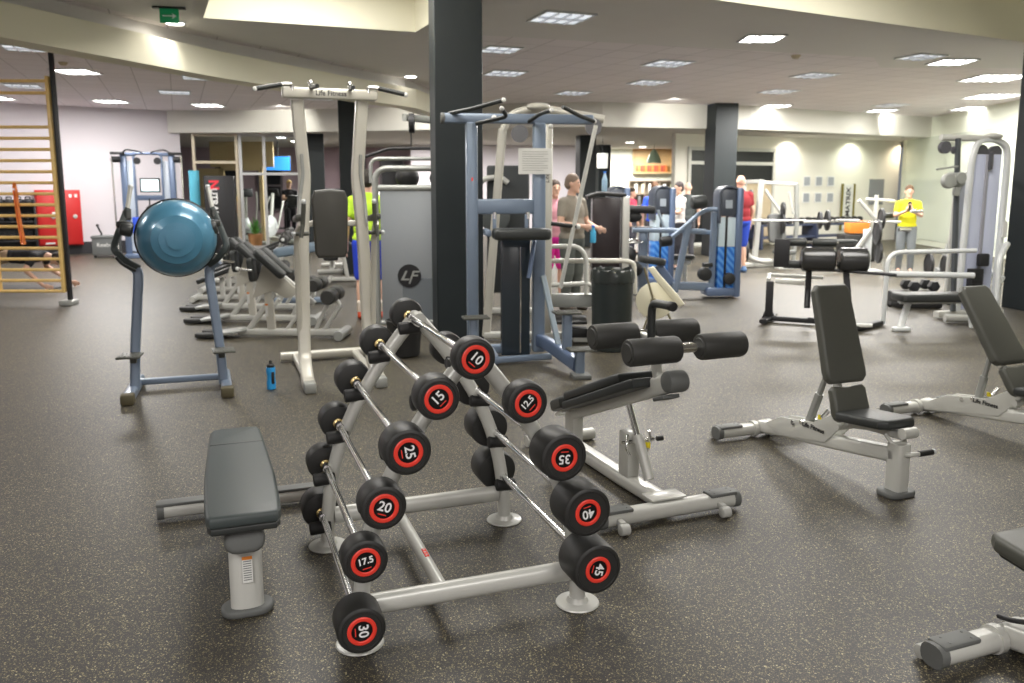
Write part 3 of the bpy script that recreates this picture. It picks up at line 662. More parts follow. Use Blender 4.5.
# light in the room: soft lamps under the fittings, grazing spots on the bulkhead and back wall
for x, y, p in ((-7.4, 15.5, 190), (-9.2, 18.8, 110), (-3.0, 17.8, 150), (1.2, 12.2, 150), (3.0, 16.2, 190), (6.0, 15.0, 180), (6.5, 18.6, 230), (9.4, 19.2, 200), (8.6, 13.5, 110), (-7.2, 7.5, 120)):
    area_light('room_lamp', (x, y, H_C - .06), 1.2, 1.2, p)
for x, y, p in ((-6.0, 25.5, 170), (1.5, 25.5, 170), (4.2, 29.8, 260), (-2.5, 26.0, 150)):
    area_light('far_lamp', (x, y, 3.0), 1.2, 1.2, p)
for px_, c in ((785, (1, .95, .8)), (848, (.95, 1, .8)), (898, (1, .84, .62))):
    u_ = ((px_ - 512) / 829. * 22.2 - 4.35) / (.8944 - (px_ - 512) / 829. * .4472)
    x, y = 4.35 + .8944 * u_, 22.2 + .4472 * u_
    spot('wall_spot', (x + .4472 * .32, y - .8944 * .32, 3.03), 60, c, 150, (x + .05, y - .1, .9), .8)
for x, y, tx, ty in ((3.6, 18.6, 3.8, 19.9), (10.0, 22.4, 10.6, 23.6), (-5.6, 20.2, -5.8, 21.4), (-2.2, 19.4, -2.3, 20.6)):
    spot('bulkhead_spot', (x, y, 3.55), 60, (1, .97, .88), 100, (tx, ty, 2.95))
spot('beam_spot', (-3.85, 10.2, 3.55), 11, (1, .95, .85), 110, (-4.4, 10.1, 2.9))

ex = thing('exit_sign', 'small green running-direction exit sign with white arrow hanging from the ceiling', 'sign', (-3.75, 9.35, 3.5), 12)
s = MB(); s.box((0, 0, .085), (.34, .06, .02)); s.build('bracket', blackpaint, ex)
s = MB(); s.box((0, 0, 0), (.20, .02, .15), .003); s.build('panel', mat('exit_green', (.01, .16, .06), .4, emit=.15, ecol=(.01, .3, .1)), ex)
s = MB(); s.box((-.01, -.012, 0), (.12, .003, .012)); s.prism([(.03, -.03), (.075, 0), (.03, .03), (.04, 0)], .003, M=XM, o=(0, -.011, 0)); s.build('arrow', white_ink, ex)
for x, y, lab in ((6.25, 13.0, 'small round smoke detector on the ceiling above the squat racks'), (-8.3, 13.4, 'small round smoke detector on the ceiling beside the wall bars')):
    sd = thing('smoke_detector', lab, 'smoke detector', (x - (2.0 if x > 0 else -1.2), y - (.3 if x > 0 else 0), H_C), 0)
    s = MB(); s.lathe([(0, -.05), (.04, -.05), (.055, -.03), (.07, -.015), (.07, 0)], n=20); s.build('body', mat('aged_plastic', (.5, .42, .28), .5), sd)

# ================================================================= FAR ROOM SHELLS
pink_wall = mat('mauve_wall', (.40, .30, .33), .8, 0, .05, 3)
wall_seg('wall_far', (-14, 30), (.2, 30), 0, 3.06, pink_wall)
wall_seg('wall_far', (.2, 31.5), (9, 31.5), 0, 3.06, wall_green)
wall_seg('wall_far', (-3.4, 28.0), (2.4, 28.6), 0, 3.06, wall_paint)
dark_glass = mat('night_window', (.005, .006, .008), .3)
mullion = mat('beige_aluminium', (.55, .48, .36), .4, .3)
def window(n, cx, cy, deg, wd, z0, z1, bars_x=(), bars_z=(), frame=mullion, fr=.07, pane=dark_glass):
    s = MB(); h = z1 - z0; c, sn = math.cos(R(deg)), math.sin(R(deg))
    def P(u, v, z): return (cx + c * u - sn * v, cy + sn * u + c * v, z)
    rot = (0, 0, R(deg))
    for q in (-1, 1): s.box(P(q * (wd / 2 - fr / 2), 0, (z0 + z1) / 2), (fr, .08, h), rot=rot)
    for z in (z0 + fr / 2, z1 - fr / 2): s.box(P(0, 0, z), (wd - 2 * fr, .08, fr), rot=rot)
    for u in bars_x: s.box(P(u, 0, (z0 + z1) / 2), (fr, .078, h - fr), rot=rot)
    for z in bars_z: s.box(P(0, 0, z), (wd - 2 * fr, .076, fr), rot=rot)
    o = structure(s.build('window_%d' % n, frame, smooth=0))
    if pane:
        g_ = MB(); g_.box(P(0, .01, (z0 + z1) / 2), (wd - fr, .012, h - fr), rot=rot); g_.build('pane', pane, o, smooth=0)
    return o
clear = mat('clear_glass', (.9, .95, .93), .03, trans=1, ior=1.05)
# glazed front of the cardio room
window(1, -7.88, 22.15, 9, 1.16, 0, 3.05, (), (2.3,), pane=clear)
window(2, -6.20, 22.42, 9, 2.2, 0, 3.05, (-.45,), (2.0,), frame=mat('pale_mullion', (.55, .55, .55), .4, .2), pane=clear)
# night windows in the far wall of the cardio room
for k, x in enumerate((-10.2, -8.7, -7.2, -5.7, -4.3)): window(10 + k, x, 29.85, 0, .9, .8, 2.7, (), (1.7,), frame=mat('dark_frame', (.12, .10, .11), .5))
# inner door frame seen behind the glass
s = MB(); s.box((-8.7, 25.0, 1.1), (.1, .1, 2.2)); s.box((-7.55, 25.0, 1.1), (.1, .1, 2.2)); s.box((-8.12, 25.0, 2.2), (1.25, .1, .12)); s.box((-8.12, 25.05, 2.62), (1.9, .06, .75)); s.box((-9.1, 25.05, 1.1), (.7, .06, 2.2)); structure(s.build('door_1', mat('sandy_door_frame', (.55, .42, .22), .5), smooth=0))
# white back wall with tall dark windows
BW0, BW1 = Vector((4.35, 22.2)), Vector((12.15, 26.1)); bwd = (BW1 - BW0).normalized(); BWA = math.degrees(math.atan2(bwd.y, bwd.x))
wall_seg('wall_back', BW0, BW1, 0, H_C, wall_white)
def onwall(u, off=.03): q = BW0 + bwd * u; return (q.x + bwd.y * off, q.y - bwd.x * off)
def wallbox(s, u, z, wd, h, d=.03, off=0): x, y = onwall(u, off + d / 2); s.box((x, y, z), (wd, d, h), rot=(0, 0, R(BWA))); return s
# px 684..702 and 740..778 openings
x, y = onwall(1.95, .03); window(20, x, y, BWA, 3.1, .05, 2.72, (-.85,), (2.30,), frame=mat('white_window_frame', (.6, .6, .55), .5), fr=.09)
s = MB(); wallbox(s, 2.75, .95, 1.2, 1.75, .03, .08); structure(s.build('door_2', mat('beech_door', (.55, .45, .30), .5, 0, .1, 6), smooth=0))
# cafe opening furniture
cab = thing('wall_shelf', 'lit wooden wall niche with orange-red books at the far cafe wall', 'shelf', (5.28, 31.3, 2.1)); cab.scale = (.62, 1, 1)
s = MB(); s.box((0, .08, .55), (2.3, .03, .9)); s.box((0, 0, .08), (2.4, .2, .05)); s.box((0, 0, 1.02), (2.4, .2, .05)); s.box((-1.18, 0, .55), (.05, .2, .9)); s.box((1.18, 0, .55), (.05, .2, .9)); s.build('niche', mat('honey_wood', (.55, .38, .18), .5), cab)
for k in range(14):
    b_ = MB(); b_.box((0, 0, .13), (.07, .12, .24), .004)
    ob_k = b_.build('book', mat('book_%d' % (k % 3), [(.6, .12, .04), (.7, .25, .06), (.45, .08, .05)][k % 3], .6)); ob_k.location = (4.70 + k * .085, 31.3, 2.205)
    tag(ob_k, '%s book, %s from the left in the lit cafe niche' % (['dark red', 'orange', 'maroon'][k % 3], ORD[k]), 'book', 'books in the cafe niche')
sh = thing('bookcase', 'tall pale bookcase with pink and white binders in the far cafe', 'bookcase', (5.25, 31.1, 0)); sh.scale = (.6, 1, 1)
s = MB(); s.box((0, .12, .95), (2.9, .03, 1.9))
for z in (.05, .5, .95, 1.4, 1.88): s.box((0, 0, z), (2.9, .28, .04))
for x in (-1.43, -.5, .45, 1.43): s.box((x, 0, .95), (.04, .28, 1.9))
s.build('carcass', mat('shelf_grey_wood', (.32, .26, .2), .6), sh)
random.seed(3)
for k in range(12):
    hcol = k % 4; b_ = MB(); b_.box((0, 0, .17), (.10, .2, .34), .004)
    o = b_.build('binder', mat('binder_%d' % hcol, [(.7, .35, .4), (.75, .75, .7), (.12, .12, .12), (.5, .5, .35)][hcol], .6)); o.location = (4.50 + k * .135, 31.08, (1.42 if k % 2 else .97) + .002)
    tag(o, '%s binder, %s from the left on the far cafe bookcase' % (['pink', 'white', 'black', 'olive'][hcol], ORD[k]), 'binder', '%s binders on the cafe bookcase' % ['pink', 'white', 'black', 'olive'][hcol])
for x, y, z, lab in ((4.77, 28.0, 2.45, 'pale green pendant lamp hanging in the far cafe'), (2.66, 24.5, 2.20, 'white drum pendant lamp hanging left of the dark far column')):
    pl = thing('pendant_lamp', lab, 'lamp', (x, y, z))
    s = MB()
    if x > 3: s.lathe([(.25, 0), (.22, .12), (.15, .28), (.10, .38), (.05, .44), (.0, .44)], n=24); m_ = mat('sage_shade', (.35, .48, .35), .5)
    else: s.lathe([(.0, .02), (.15, 0), (.16, .42), (.0, .44)], n=24); m_ = mat('white_shade', (.9, .92, .85), .5, emit=.8)
    s.build('lamp_shade', m_, pl); s = MB(); s.cyl((0, 0, .4), (0, 0, 3.05 - z), .008, n=6); s.build('cord', blackpaint, pl)
pp = thing('potted_plant', 'yellow-green round potted plant above the middle blue weight machine', 'plant', (3.2, 18.3, 0))
s = MB(); s.lathe([(0, 0), (.18, 0), (.2, .05), (.2, 1.35), (.17, 1.36), (0, 1.36)], n=20); s.build('tall_planter', blackpaint, pp)
s = MB(); random.seed(8)
for k in range(70):
    th_, ph_ = random.uniform(0, 6.28), random.uniform(.1, 1.3); l_ = random.uniform(.22, .34)
    e = Vector((math.cos(th_) * math.sin(ph_), math.sin(th_) * math.sin(ph_), math.cos(ph_))) * l_
    s.tube([(0, 0, 1.36), Vector((0, 0, 1.36)) + e * .6, Vector((0, 0, 1.36)) + e], [(-.018, 0), (0, .003), (.018, 0), (0, -.003)], taper=[.6, 1, .1])
s.build('leaves', mat('lime_leaf', (.45, .6, .12), .5), pp)

# ================================================================= PEOPLE
def blob(name, prims, vox, material, parent, smooth_it=4):
    s = MB()
    for p in prims:
        if p[0] == 'c':
            a, b, ra, rb = Vector(p[1]), Vector(p[2]), p[3], p[4]; d = b - a; L = d.length; pr = [(0, -ra)]
            for k in range(1, 5): t = R(90 * k / 5); pr.append((ra * math.sin(t), -ra * math.cos(t)))
            pr += [(ra, 0), (rb, L)]
            for k in range(1, 5): t = R(90 * k / 5); pr.append((rb * math.cos(t), L + rb * math.sin(t)))
            pr.append((0, L + rb)); s.lathe(pr, a, d, 16)
        else: s.ball(p[1], 1, 18, p[2])
    o = s.build(name, material, parent, split=False)
    m = o.modifiers.new('remesh', 'REMESH'); m.mode = 'VOXEL'; m.voxel_size = vox; m.use_smooth_shade = True
    m = o.modifiers.new('smooth', 'SMOOTH'); m.iterations = smooth_it; m.factor = .5
    dg = bpy.context.evaluated_depsgraph_get(); dg.update(); me = bpy.data.meshes.new_from_object(o.evaluated_get(dg))
    o.modifiers.clear(); old = o.data; o.data = me; me.name = name; bpy.data.meshes.remove(old)
    return o
DEF = dict(head=(0, -.01, 1.625), neck=(0, .015, 1.45), shL=(-.172, 0, 1.385), shR=(.172, 0, 1.385), elL=(-.25, .03, 1.13), elR=(.25, .03, 1.13), wrL=(-.26, -.05, .88), wrR=(.26, -.05, .88),
           hipL=(-.09, 0, .90), hipR=(.09, 0, .90), knL=(-.10, -.02, .49), knR=(.10, -.02, .49), anL=(-.11, .03, .09), anR=(.11, .03, .09), hdL=None, hdR=None, facing=0)
def person(label, loc, deg, top, bottom, hair=None, pose=None, shorts=False, sleeve=.55, shoe=(.05, .05, .05), vox=.012, bulk=1.0, scale=1.0, sock=None, top_name='t_shirt', skincol=None):
    J = dict(DEF); J.update(pose or {}); V = {k: Vector(v) for k, v in J.items() if isinstance(v, tuple)}
    t = thing('person', label, 'person', loc, deg); t.scale = (scale,) * 3
    B = bulk; hd = V['head']; fa = J['facing']
    def F(v): return Matrix.Rotation(R(fa), 3, 'Z') @ Vector(v)     # head turned about its own axis
    P = [('e', hd + Vector((0, 0, .02)), (.076, .092, .105)), ('e', hd + F((0, -.018, -.055)), (.058, .068, .06)), ('e', hd + F((0, -.095, -.015)), (.013, .02, .022)), ('c', hd + F((0, -.078, .02)), hd + F((0, -.098, -.02)), .009, .014),
         ('e', hd + F((0, -.075, -.06)), (.025, .014, .012)), ('e', hd + F((.078, .005, 0)), (.012, .02, .03)), ('e', hd + F((-.078, .005, 0)), (.012, .02, .03)), ('e', hd + F((0, -.075, -.10)), (.03, .022, .02)),
         ('c', V['neck'], hd + Vector((0, .01, -.06)), .058, .052),
         ('e', (0, 0, 1.27), (.155 * B, .105 * B, .19)), ('c', (-.10, 0, 1.37), (.10, 0, 1.37), .065, .065), ('c', (0, .01, 1.46), (-.15, 0, 1.39), .045, .05), ('c', (0, .01, 1.46), (.15, 0, 1.39), .045, .05), ('e', (0, -.01, 1.07), (.145 * B, .105 * B, .17)), ('e', (0, .0, .93), (.165 * B, .115 * B, .12))]
    for q, s_ in (('L', -1), ('R', 1)):
        sh, el, wr = V['sh' + q], V['el' + q], V['wr' + q]
        P += [('c', sh + Vector((s_ * -.06, 0, .0)), sh, .06, .058 * B), ('c', sh, el, .052 * B, .042), ('c', el, wr, .042, .027)]
        hdir = (V['hd' + q] - wr).normalized() if J['hd' + q] else (wr - el).normalized()
        side = Vector((1, 0, 0)); side = (side - hdir * side.dot(hdir)); side = side.normalized() if side.length > .1 else Vector((0, 1, 0)); nrm = hdir.cross(side)
        pc = wr + hdir * .055
        P += [('c', wr, pc + hdir * .02 , .028, .026)]
        P += [('c', pc - nrm * .022, pc + nrm * .022, .024, .022)]
        for k, fl in enumerate((.066, .078, .072, .056)):
            b0 = wr + hdir * .09 + nrm * (-.030 + k * .020); m1 = b0 + hdir * fl * .5; P += [('c', b0, m1, .0095, .009), ('c', m1, m1 + (hdir * .8 - side * s_ * .5) * fl * .5, .009, .0075)]
        tb = wr + hdir * .03 - nrm * .025; P += [('c', tb, tb + (hdir * .6 - nrm * .7) * .05, .012, .01), ('c', tb + (hdir * .6 - nrm * .7) * .05, tb + (hdir * .6 - nrm * .7) * .05 + hdir * .03, .01, .008)]
        hp, kn, an = V['hip' + q], V['kn' + q], V['an' + q]
        P += [('c', hp, kn, .085 * B, .055), ('c', kn, kn.lerp(an, .35), .052, .055), ('c', kn.lerp(an, .35), an, .055, .035), ('c', an, an + Vector((0, -.16, -.05)), .035, .028), ('c', an, an + Vector((0, .03, -.05)), .035, .03)]
    sk = skin if not skincol else mat('skin_%d' % len(MATS), skincol, .6)
    body = blob('body', P, vox, sk, t)
    S = [('e', (0, 0, 1.26), (.172 * B, .122 * B, .20)), ('c', (-.10, 0, 1.36), (.10, 0, 1.36), .078, .078), ('c', (0, .01, 1.445), (-.15, 0, 1.39), .055, .062), ('c', (0, .01, 1.445), (.15, 0, 1.39), .055, .062), ('e', (0, -.01, 1.08), (.165 * B, .128 * B, .19)), ('e', (0, 0, .96), (.178 * B, .130 * B, .10)), ('c', V['neck'] - Vector((0, 0, .04)), V['neck'] + Vector((0, 0, .012)), .075, .062)]
    for q, s_ in (('L', -1), ('R', 1)):
        sh, el, wr = V['sh' + q], V['el' + q], V['wr' + q]
        S += [('c', sh + Vector((s_ * -.06, 0, 0)), sh, .074, .070 * B), ('c', sh, sh.lerp(el, min(sleeve, 1)), .068 * B, .062)]
        if sleeve > 1: S += [('c', el, el.lerp(wr, .9), .056, .040)]
    blob(top_name, S, vox, mat('cloth_%s' % '_'.join('%02d' % int(c * 99) for c in top), top, .85, 0, .08, 30), t)
    S = [('e', (0, .0, .92), (.176 * B, .126 * B, .115))]
    for q in ('L', 'R'):
        hp, kn, an = V['hip' + q], V['kn' + q], V['an' + q]
        S += [('c', hp, hp.lerp(kn, .92 if shorts else 1), .100 * B, .082)]
        if not shorts: S += [('c', kn, kn.lerp(an, .97), .074, .058)]
    blob('shorts' if shorts else 'trousers', S, vox, mat('cloth_%s' % '_'.join('%02d' % int(c * 99) for c in bottom), bottom, .85, 0, .08, 30), t)
    for q in ('L', 'R'):
        an = V['an' + q]; blob('shoe', [('c', an + Vector((0, .03, -.05)), an + Vector((0, -.10, -.05)), .042, .04), ('c', an + Vector((0, -.08, -.055)), an + Vector((0, -.18, -.06)), .042, .034), ('c', an, an + Vector((0, 0, -.04)), .045, .045)], vox, mat('shoe_%s' % '_'.join('%02d' % int(c * 99) for c in shoe), shoe, .6), t)
        if sock: blob('sock', [('c', an + Vector((0, 0, .10)), an + Vector((0, 0, 0)), .050, .046)], vox, mat('white_sock', sock, .8), t)
    if hair:
        blob('hair', [('e', hd + F((0, .012, .045)), (.084, .098, .095)), ('e', hd + F((0, .04, .0)), (.080, .07, .08))] + ([('e', hd + F((0, .07, -.06)), (.07, .05, .11))] if len(hair) > 3 else []), vox, mat('hair_%s' % '_'.join('%02d' % int(c * 99) for c in hair[:3]), hair[:3], .7), t)
    for q in (-1, 1):
        s = MB(); s.ball(hd + F((q * .032, -.083, .018)), .0085, 10); s.build('eye', mat('eye_dark', (.03, .02, .02), .3), body)
    return t
person('person in neon yellow shirt and blue shorts standing behind the pull-up tower, back turned', (-1.80, 10.3, 0), 190, (.55, .85, .05), (.02, .06, .62), hair=(.03, .025, .02), shorts=True, shoe=(.6, .08, .03), sock=(.8, .7, .6), scale=1.06, bulk=1.08)
gp = dict(wrL=(-.10, -.26, 1.10), elL=(-.27, -.02, 1.13), wrR=(.12, -.30, 1.08), elR=(.26, -.04, 1.13), hdL=(0, -.36, 1.08), hdR=(.14, -.42, 1.04), facing=20)
person('person with shaved head in grey-brown t-shirt holding a blue drink, behind the blue machine', (.80, 11.0, 0), 48, (.30, .27, .22), (.10, .11, .10), hair=(.22, .16, .12), pose=gp, scale=1.04, bulk=1.15, shoe=(.05, .04, .03))
bt2 = thing('drink_bottle', 'clear blue drink bottle held by the person in the grey-brown t-shirt', 'bottle', (1.06, 10.74, .93))
s = MB(); s.lathe([(0, 0), (.035, 0), (.038, .01), (.038, .14), (.02, .175), (.018, .2), (0, .2)], n=18); s.build('body', mat('aqua_plastic', (.08, .45, .75), .2), bt2)
s = MB(); s.lathe([(0, .2), (.02, .2), (.02, .225), (0, .225)], n=14); s.build('cap', mat('blue_cap', (.02, .2, .8), .4), bt2)
person('person in pale pink top and hot pink shorts behind the grey-shirted person', (.62, 12.0, 0), 15, (.75, .35, .42), (.85, .03, .40), hair=(.05, .03, .02, 1), shorts=True, sleeve=.5)
person('bald person in dark red t-shirt and blue shorts behind the right blue weight machine', (4.42, 16.0, 0), 200, (.26, .015, .022), (.03, .08, .55), shorts=True, shoe=(.1, .2, .4), scale=1.07, bulk=1.28, pose=dict(wrR=(.30, -.12, .90), elR=(.27, .0, 1.14)))
person('person with dark hair in white t-shirt facing left before the dark windows', (3.35, 16.6, 0), -75, (.80, .78, .75), (.04, .04, .05), hair=(.03, .02, .02), pose=dict(elL=(-.20, -.16, 1.15), wrL=(-.16, -.38, 1.18), elR=(.22, -.1, 1.15), wrR=(.16, -.33, 1.15)), bulk=1.05)
person('person in bright blue t-shirt standing left of the white-shirted person', (3.0, 17.4, 0), 160, (.03, .10, .72), (.05, .05, .06), hair=(.12, .06, .03))
person('person with bare head behind the white-shirted person by the dark windows', (3.95, 18.6, 0), 170, (.06, .07, .07), (.05, .05, .06), hair=None)
person('person in yellow t-shirt and grey jogging trousers with hands pressed together', (7.58, 15.8, 0), -20, (.82, .78, .02), (.22, .24, .25), hair=(.10, .05, .02),
       pose=dict(elL=(-.23, -.08, 1.16), elR=(.23, -.08, 1.16), wrL=(-.05, -.24, 1.25), wrR=(.05, -.24, 1.25), hdL=(-.015, -.26, 1.42), hdR=(.015, -.26, 1.42)), scale=.96, bulk=1.02, shoe=(.2, .2, .22))
for k_, x_ in ((0, -.02), (1, .02)):
    blob('glove', [('c', (x_, -.24, 1.27), (x_ * .6, -.26, 1.42), .032, .026)], .01, blackpaint, bpy.data.objects['person.007'])
person('blonde person in black sportswear walking on a treadmill behind the glass front', (-6.45, 24.0, .22), 30, (.02, .02, .025), (.02, .02, .025), hair=(.65, .42, .12, 1), sleeve=.3, scale=.93, pose=dict(knL=(-.1, -.14, .52), anL=(-.1, .0, .1), elL=(-.22, -.12, 1.16), wrL=(-.18, -.32, 1.2)))
person('person in orange-yellow top standing inside the lit doorway behind the banner', (-8.0, 23.3, 0), 20, (.75, .45, .08), (.08, .08, .1), hair=(.03, .02, .02), sleeve=.4)
person('person in white top beyond the far column, facing away', (-4.2, 24.2, 0), 180, (.75, .72, .72), (.05, .05, .06), hair=(.35, .2, .12), sleeve=.5, scale=.97)
person('person in red-pink top seated far behind the leftmost blue weight machine', (2.95, 20.3, 0), 60, (.75, .08, .15), (.06, .06, .08), hair=(.05, .03, .02), scale=.93)
person('person in purple top far behind the neon-shirted person', (-2.45, 16.5, 0), 10, (.40, .05, .40), (.05, .05, .06), hair=(.04, .03, .02, 1), scale=.94)
person('person in blue and white top seated beyond the grey weight stack', (-1.6, 15.0, -.05), 30, (.15, .22, .70), (.06, .06, .08), hair=(.35, .2, .1), scale=.98)
pu = person('person in black t-shirt doing a push-up on the floor behind the wall bars', (-9.05, 13.3, .55), 90, (.015, .015, .018), (.35, .24, .15), hair=(.04, .03, .025), shorts=True,
            pose=dict(head=(0, -.05, 1.66), elL=(-.30, -.20, 1.30), elR=(.30, -.20, 1.30), wrL=(-.27, -.46, 1.55), wrR=(.27, -.46, 1.72), hdL=(-.25, -.50, 1.7), hdR=(.25, -.50, 1.9), anL=(-.11, -.2, .1), anR=(.11, -.2, .1), knL=(-.1, -.12, .49), knR=(.1, -.12, .49)), scale=1.0)
pu.rotation_euler = (R(90), 0, R(90))
mt = MB(); mt.box((-8.4, 13.35, .012), (1.9, .75, .02), .006); tag(mt.build('exercise_mat', rubber), 'thin black exercise mat under the push-up person', 'mat')

# ================================================================= WALL BARS, LEFT END OF THE ROOM
wb = thing('wall_bars', 'pale wooden wall bars with a black steel post at the left edge', 'wall bars', (-6.32, 11.5, -.02), 0)
s = MB(); s.box((0.0, 0, 1.68), (.045, .09, 2.96), .006); s.build('side_rail', wood, wb); s = MB(); s.box((-.92, 0, 1.68), (.045, .09, 2.96), .006); s.build('side_rail', wood, wb)
for z in [.215 + .1513 * k for k in range(16)] + [2.94, 3.10 - .0]:
    s = MB(); s.tube([(-.90, -.0, z), (0, -.0, z)], prof_e(.025, .022)); s.build('rung', wood, wb)
s = MB(); s.box((.055, .03, 1.82), (.05, .06, 3.58), .004); s.build('steel_post', blackpaint, wb)
s = MB(); s.box((.045, .0, .055), (.19, .2, .07), .012); s.build('foot_plate', grey_frame, wb)
ob_ = thing('resistance_band', 'orange resistance band hanging from a rung of the wall bars', 'band', (-6.83, 11.44, -.07), 0)
s = MB(); s.tube(fil([(-.05, 0, 1.70), (-.035, 0, 1.79), (-.015, 0, 1.70), (.0, 0, 1.30), (.04, 0, .93), (.0, 0, .93), (-.03, 0, 1.3), (-.05, 0, 1.68)], .03), prof_r(.012, .05, .004), up=(0, 1, 0)); s.build('loop', mat('orange_latex', (.85, .22, .03), .5), ob_)
rc = thing('fire_cabinet', 'red two-door fire hose cabinet on the left wall behind the wall bars', 'cabinet', (-11.05, 20.12, .24), 34.4)
s = MB(); s.box((0, 0, .67), (.96, .22, 1.34), .01); s.build('body', mat('fire_red', (.55, .02, .02), .4), rc)
for q in (-1, 1):
    s = MB(); s.box((q * .235, -.125, .67), (.45, .03, 1.28), .006); dr = s.build('door', MATS['fire_red'], rc)
    s = MB(); s.cyl((q * .235 + .10, -.14, .70), (q * .235 + .10, -.17, .70), .05, n=18, bev=.01); s.build('knob', silver, dr)
s = MB(); s.box((.26, -.143, 1.20), (.06, .004, .08)); s.box((.38, -.143, 1.20), (.06, .004, .08)); s.box((-.24, -.143, .06), (.2, .004, .035)); s.box((-.12, -.143, .75), (.07, .004, .12)); s.build('sticker', label_white, rc)
rk = thing('kettlebell_rack', 'black three-tier kettlebell rack at the left edge by the fire cabinet', 'rack', (-11.65, 19.15, 0), 30)
s = MB()
for q in (-.5, .5): s.box((q, 0, .68), (.05, .45, 1.36), .01)
s.box((0, .21, .68), (1.0, .02, 1.36)); s.build('side_frame', blackpaint, rk)
for z in (.40, .85, 1.22): s = MB(); s.box((0, 0, z), (1.0, .40, .03), .006); s.build('shelf', blackpaint, rk)
kbm = mat('kettlebell_iron', (.03, .03, .033), .45)
def kettlebell(x, y, z, r, lab):
    t = thing('kettlebell', lab, 'kettlebell', (x, y, z), 30, 'kettlebells on the rack'); s = MB(); s.ball((0, 0, r), r, 18, (1, 1, 1)); s.lathe([(0, 0), (r * .6, 0), (r * .7, r * .25)], n=16); s.build('bell', kbm, t)
    s = MB(); s.tube(fil([(-r * .6, 0, r * 1.6), (-r * .7, 0, r * 2.5), (r * .7, 0, r * 2.5), (r * .6, 0, r * 1.6)], r * .5), .015); s.build('handle', kbm, t); return t
rows = ((.415, 'bottom'), (.865, 'middle'), (1.235, 'top'))
k0 = None
for z, nm in rows:
    for k in range(5):
        u = -.38 + k * .19; od = ['leftmost', 'second', 'middle', 'fourth', 'rightmost'][k]; x = -11.65 + math.cos(R(30)) * u; y = 19.15 + math.sin(R(30)) * u
        lab = 'black kettlebell, %s in the row on the %s tier of the rack' % (od, nm)
        if k0 is None: k0 = kettlebell(x, y, z, .075, lab)
        else: dup(k0, (x, y, z), 30, lab)
rb = thing('storage_box', 'grey storage box lettered Reebok against the left wall', 'box', (-9.62, 19.5, 0), 20)
s = MB(); s.box((0, 0, .28), (.60, .42, .44), .02); s.box((0, 0, .485), (.64, .46, .06), .015); s.build('body', mat('box_grey', (.16, .17, .17), .5), rb)
for a_ in (-.25, .25):
    s = MB(); s.box((a_, -.15, .03), (.06, .06, .06), .01); s.build('foot', rubber, rb)
s = MB(); s.text('Reebok', .13, XM, (0, -.2115, .30), .001, .001); s.build('lettering', label_white, rb)
s = MB(); s.tube(fil([(0, 0, 0), (.02, 0, .03), (-.03, 0, .12), (-.07, 0, .22)], .03), .022); s.ball((-.07, 0, .23), .035, 10); o = s.build('hand_pump', rubber); o.location = (-9.75, 19.5, .52); tag(o, 'small black pump standing on the grey storage box', 'pump')
# dual cable station with screen
ct = thing('cable_station', 'blue dual cable station with a small screen against the left wall', 'gym machine', (-8.48, 19.35, 0), 16)
for q in (-1, 1):
    s = MB(); s.box((q * .52, .1, 1.22), (.14, .12, 2.40), .02); s.box((q * .30, .1, 1.22), (.05, .10, 2.40), .015); s.box((q * .41, .1, 2.40), (.32, .14, .08), .02); s.box((q * .41, .1, .05), (.36, .5, .1), .02); s.build('column', blue_mid, ct)
    s = MB(); s.box((q * .41, .12, 1.2), (.18, .06, 2.1), .004); s.build('weight_cover', mat('pale_cover', (.55, .62, .72), .3), ct)
    s = MB(); s.cyl((q * .74, -.05, .1), (q * .74, -.05, 2.36), .022, n=10); s.build('guide_rod', chrome, ct)
    s = MB(); s.cyl((q * .74, -.05, 2.28), (q * .60, .05, 2.28), .07, n=16); s.box((q * .62, -.02, 2.42), (.30, .12, .06), .015); s.cyl((q * .22, .0, 2.25), (q * .22, .06, 2.25), .08, n=16); s.box((q * .74, -.05, .04), (.12, .35, .08), .02); s.build('pulley_head', blackpaint, ct)
    s = MB(); s.tube(fil([(q * .5, -.05, 2.44), (q * .4, -.2, 2.50), (q * .2, -.15, 2.47), (q * .1, 0, 2.44)], .06), .018); s.build('pullup_handle', blackpaint, ct)
s = MB(); s.bar((-.3, .1, 2.42), (.3, .1, 2.42), .03); s.box((0, .1, 1.40), (.55, .06, .12), .01); s.build('cross_member', blue_mid, ct)
s = MB(); s.box((.03, .04, 1.69), (.44, .05, .33), .01); sc = s.build('screen', blackpaint, ct)
s = MB(); s.box((.03, .010, 1.69), (.37, .008, .26)); s.build('display', mat('display_pale', (.7, .9, .95), .4, emit=1.2, ecol=(.7, .92, .95)), sc)
s = MB(); s.tube(fil([(0, .02, 1.38), (0, .0, 1.28), (0, .0, 1.2)], .02), .015); s.ball((0, 0, 1.12), .10, 12, (1, .7, 1)); s.ball((-.08, 0, 1.05), .08, 12); o = s.build('rope_handle', rubber, ct)
s = MB(); s.box((-.30, -.12, .76), (.16, .04, .40), .02); s.build('blue_bag_panel', mat('royal_blue', (.02, .08, .6), .5), ct)
mtr = MB(); mtr.tube([(0, 0, .0), (0, 0, 2.05)], prof_e(.13, .07)); o = mtr.build('rolled_mat', mat('teal_foam', (.10, .45, .60), .5)); o.location = (-7.85, 20.5, 0); tag(o, 'tall teal rolled mat standing upright beside the black banner', 'mat')
nu = thing('drinks_fridge', 'tall black drinks cabinet lettered vertically with a red N, left of the glass front', 'fridge', (-7.11, 20.2, 0), 12)
s = MB(); s.box((0, 0, .96), (.68, .55, 1.92), .02); s.build('body', blackpaint, nu)
MV = XM @ Matrix.Rotation(R(-90), 3, 'Z')
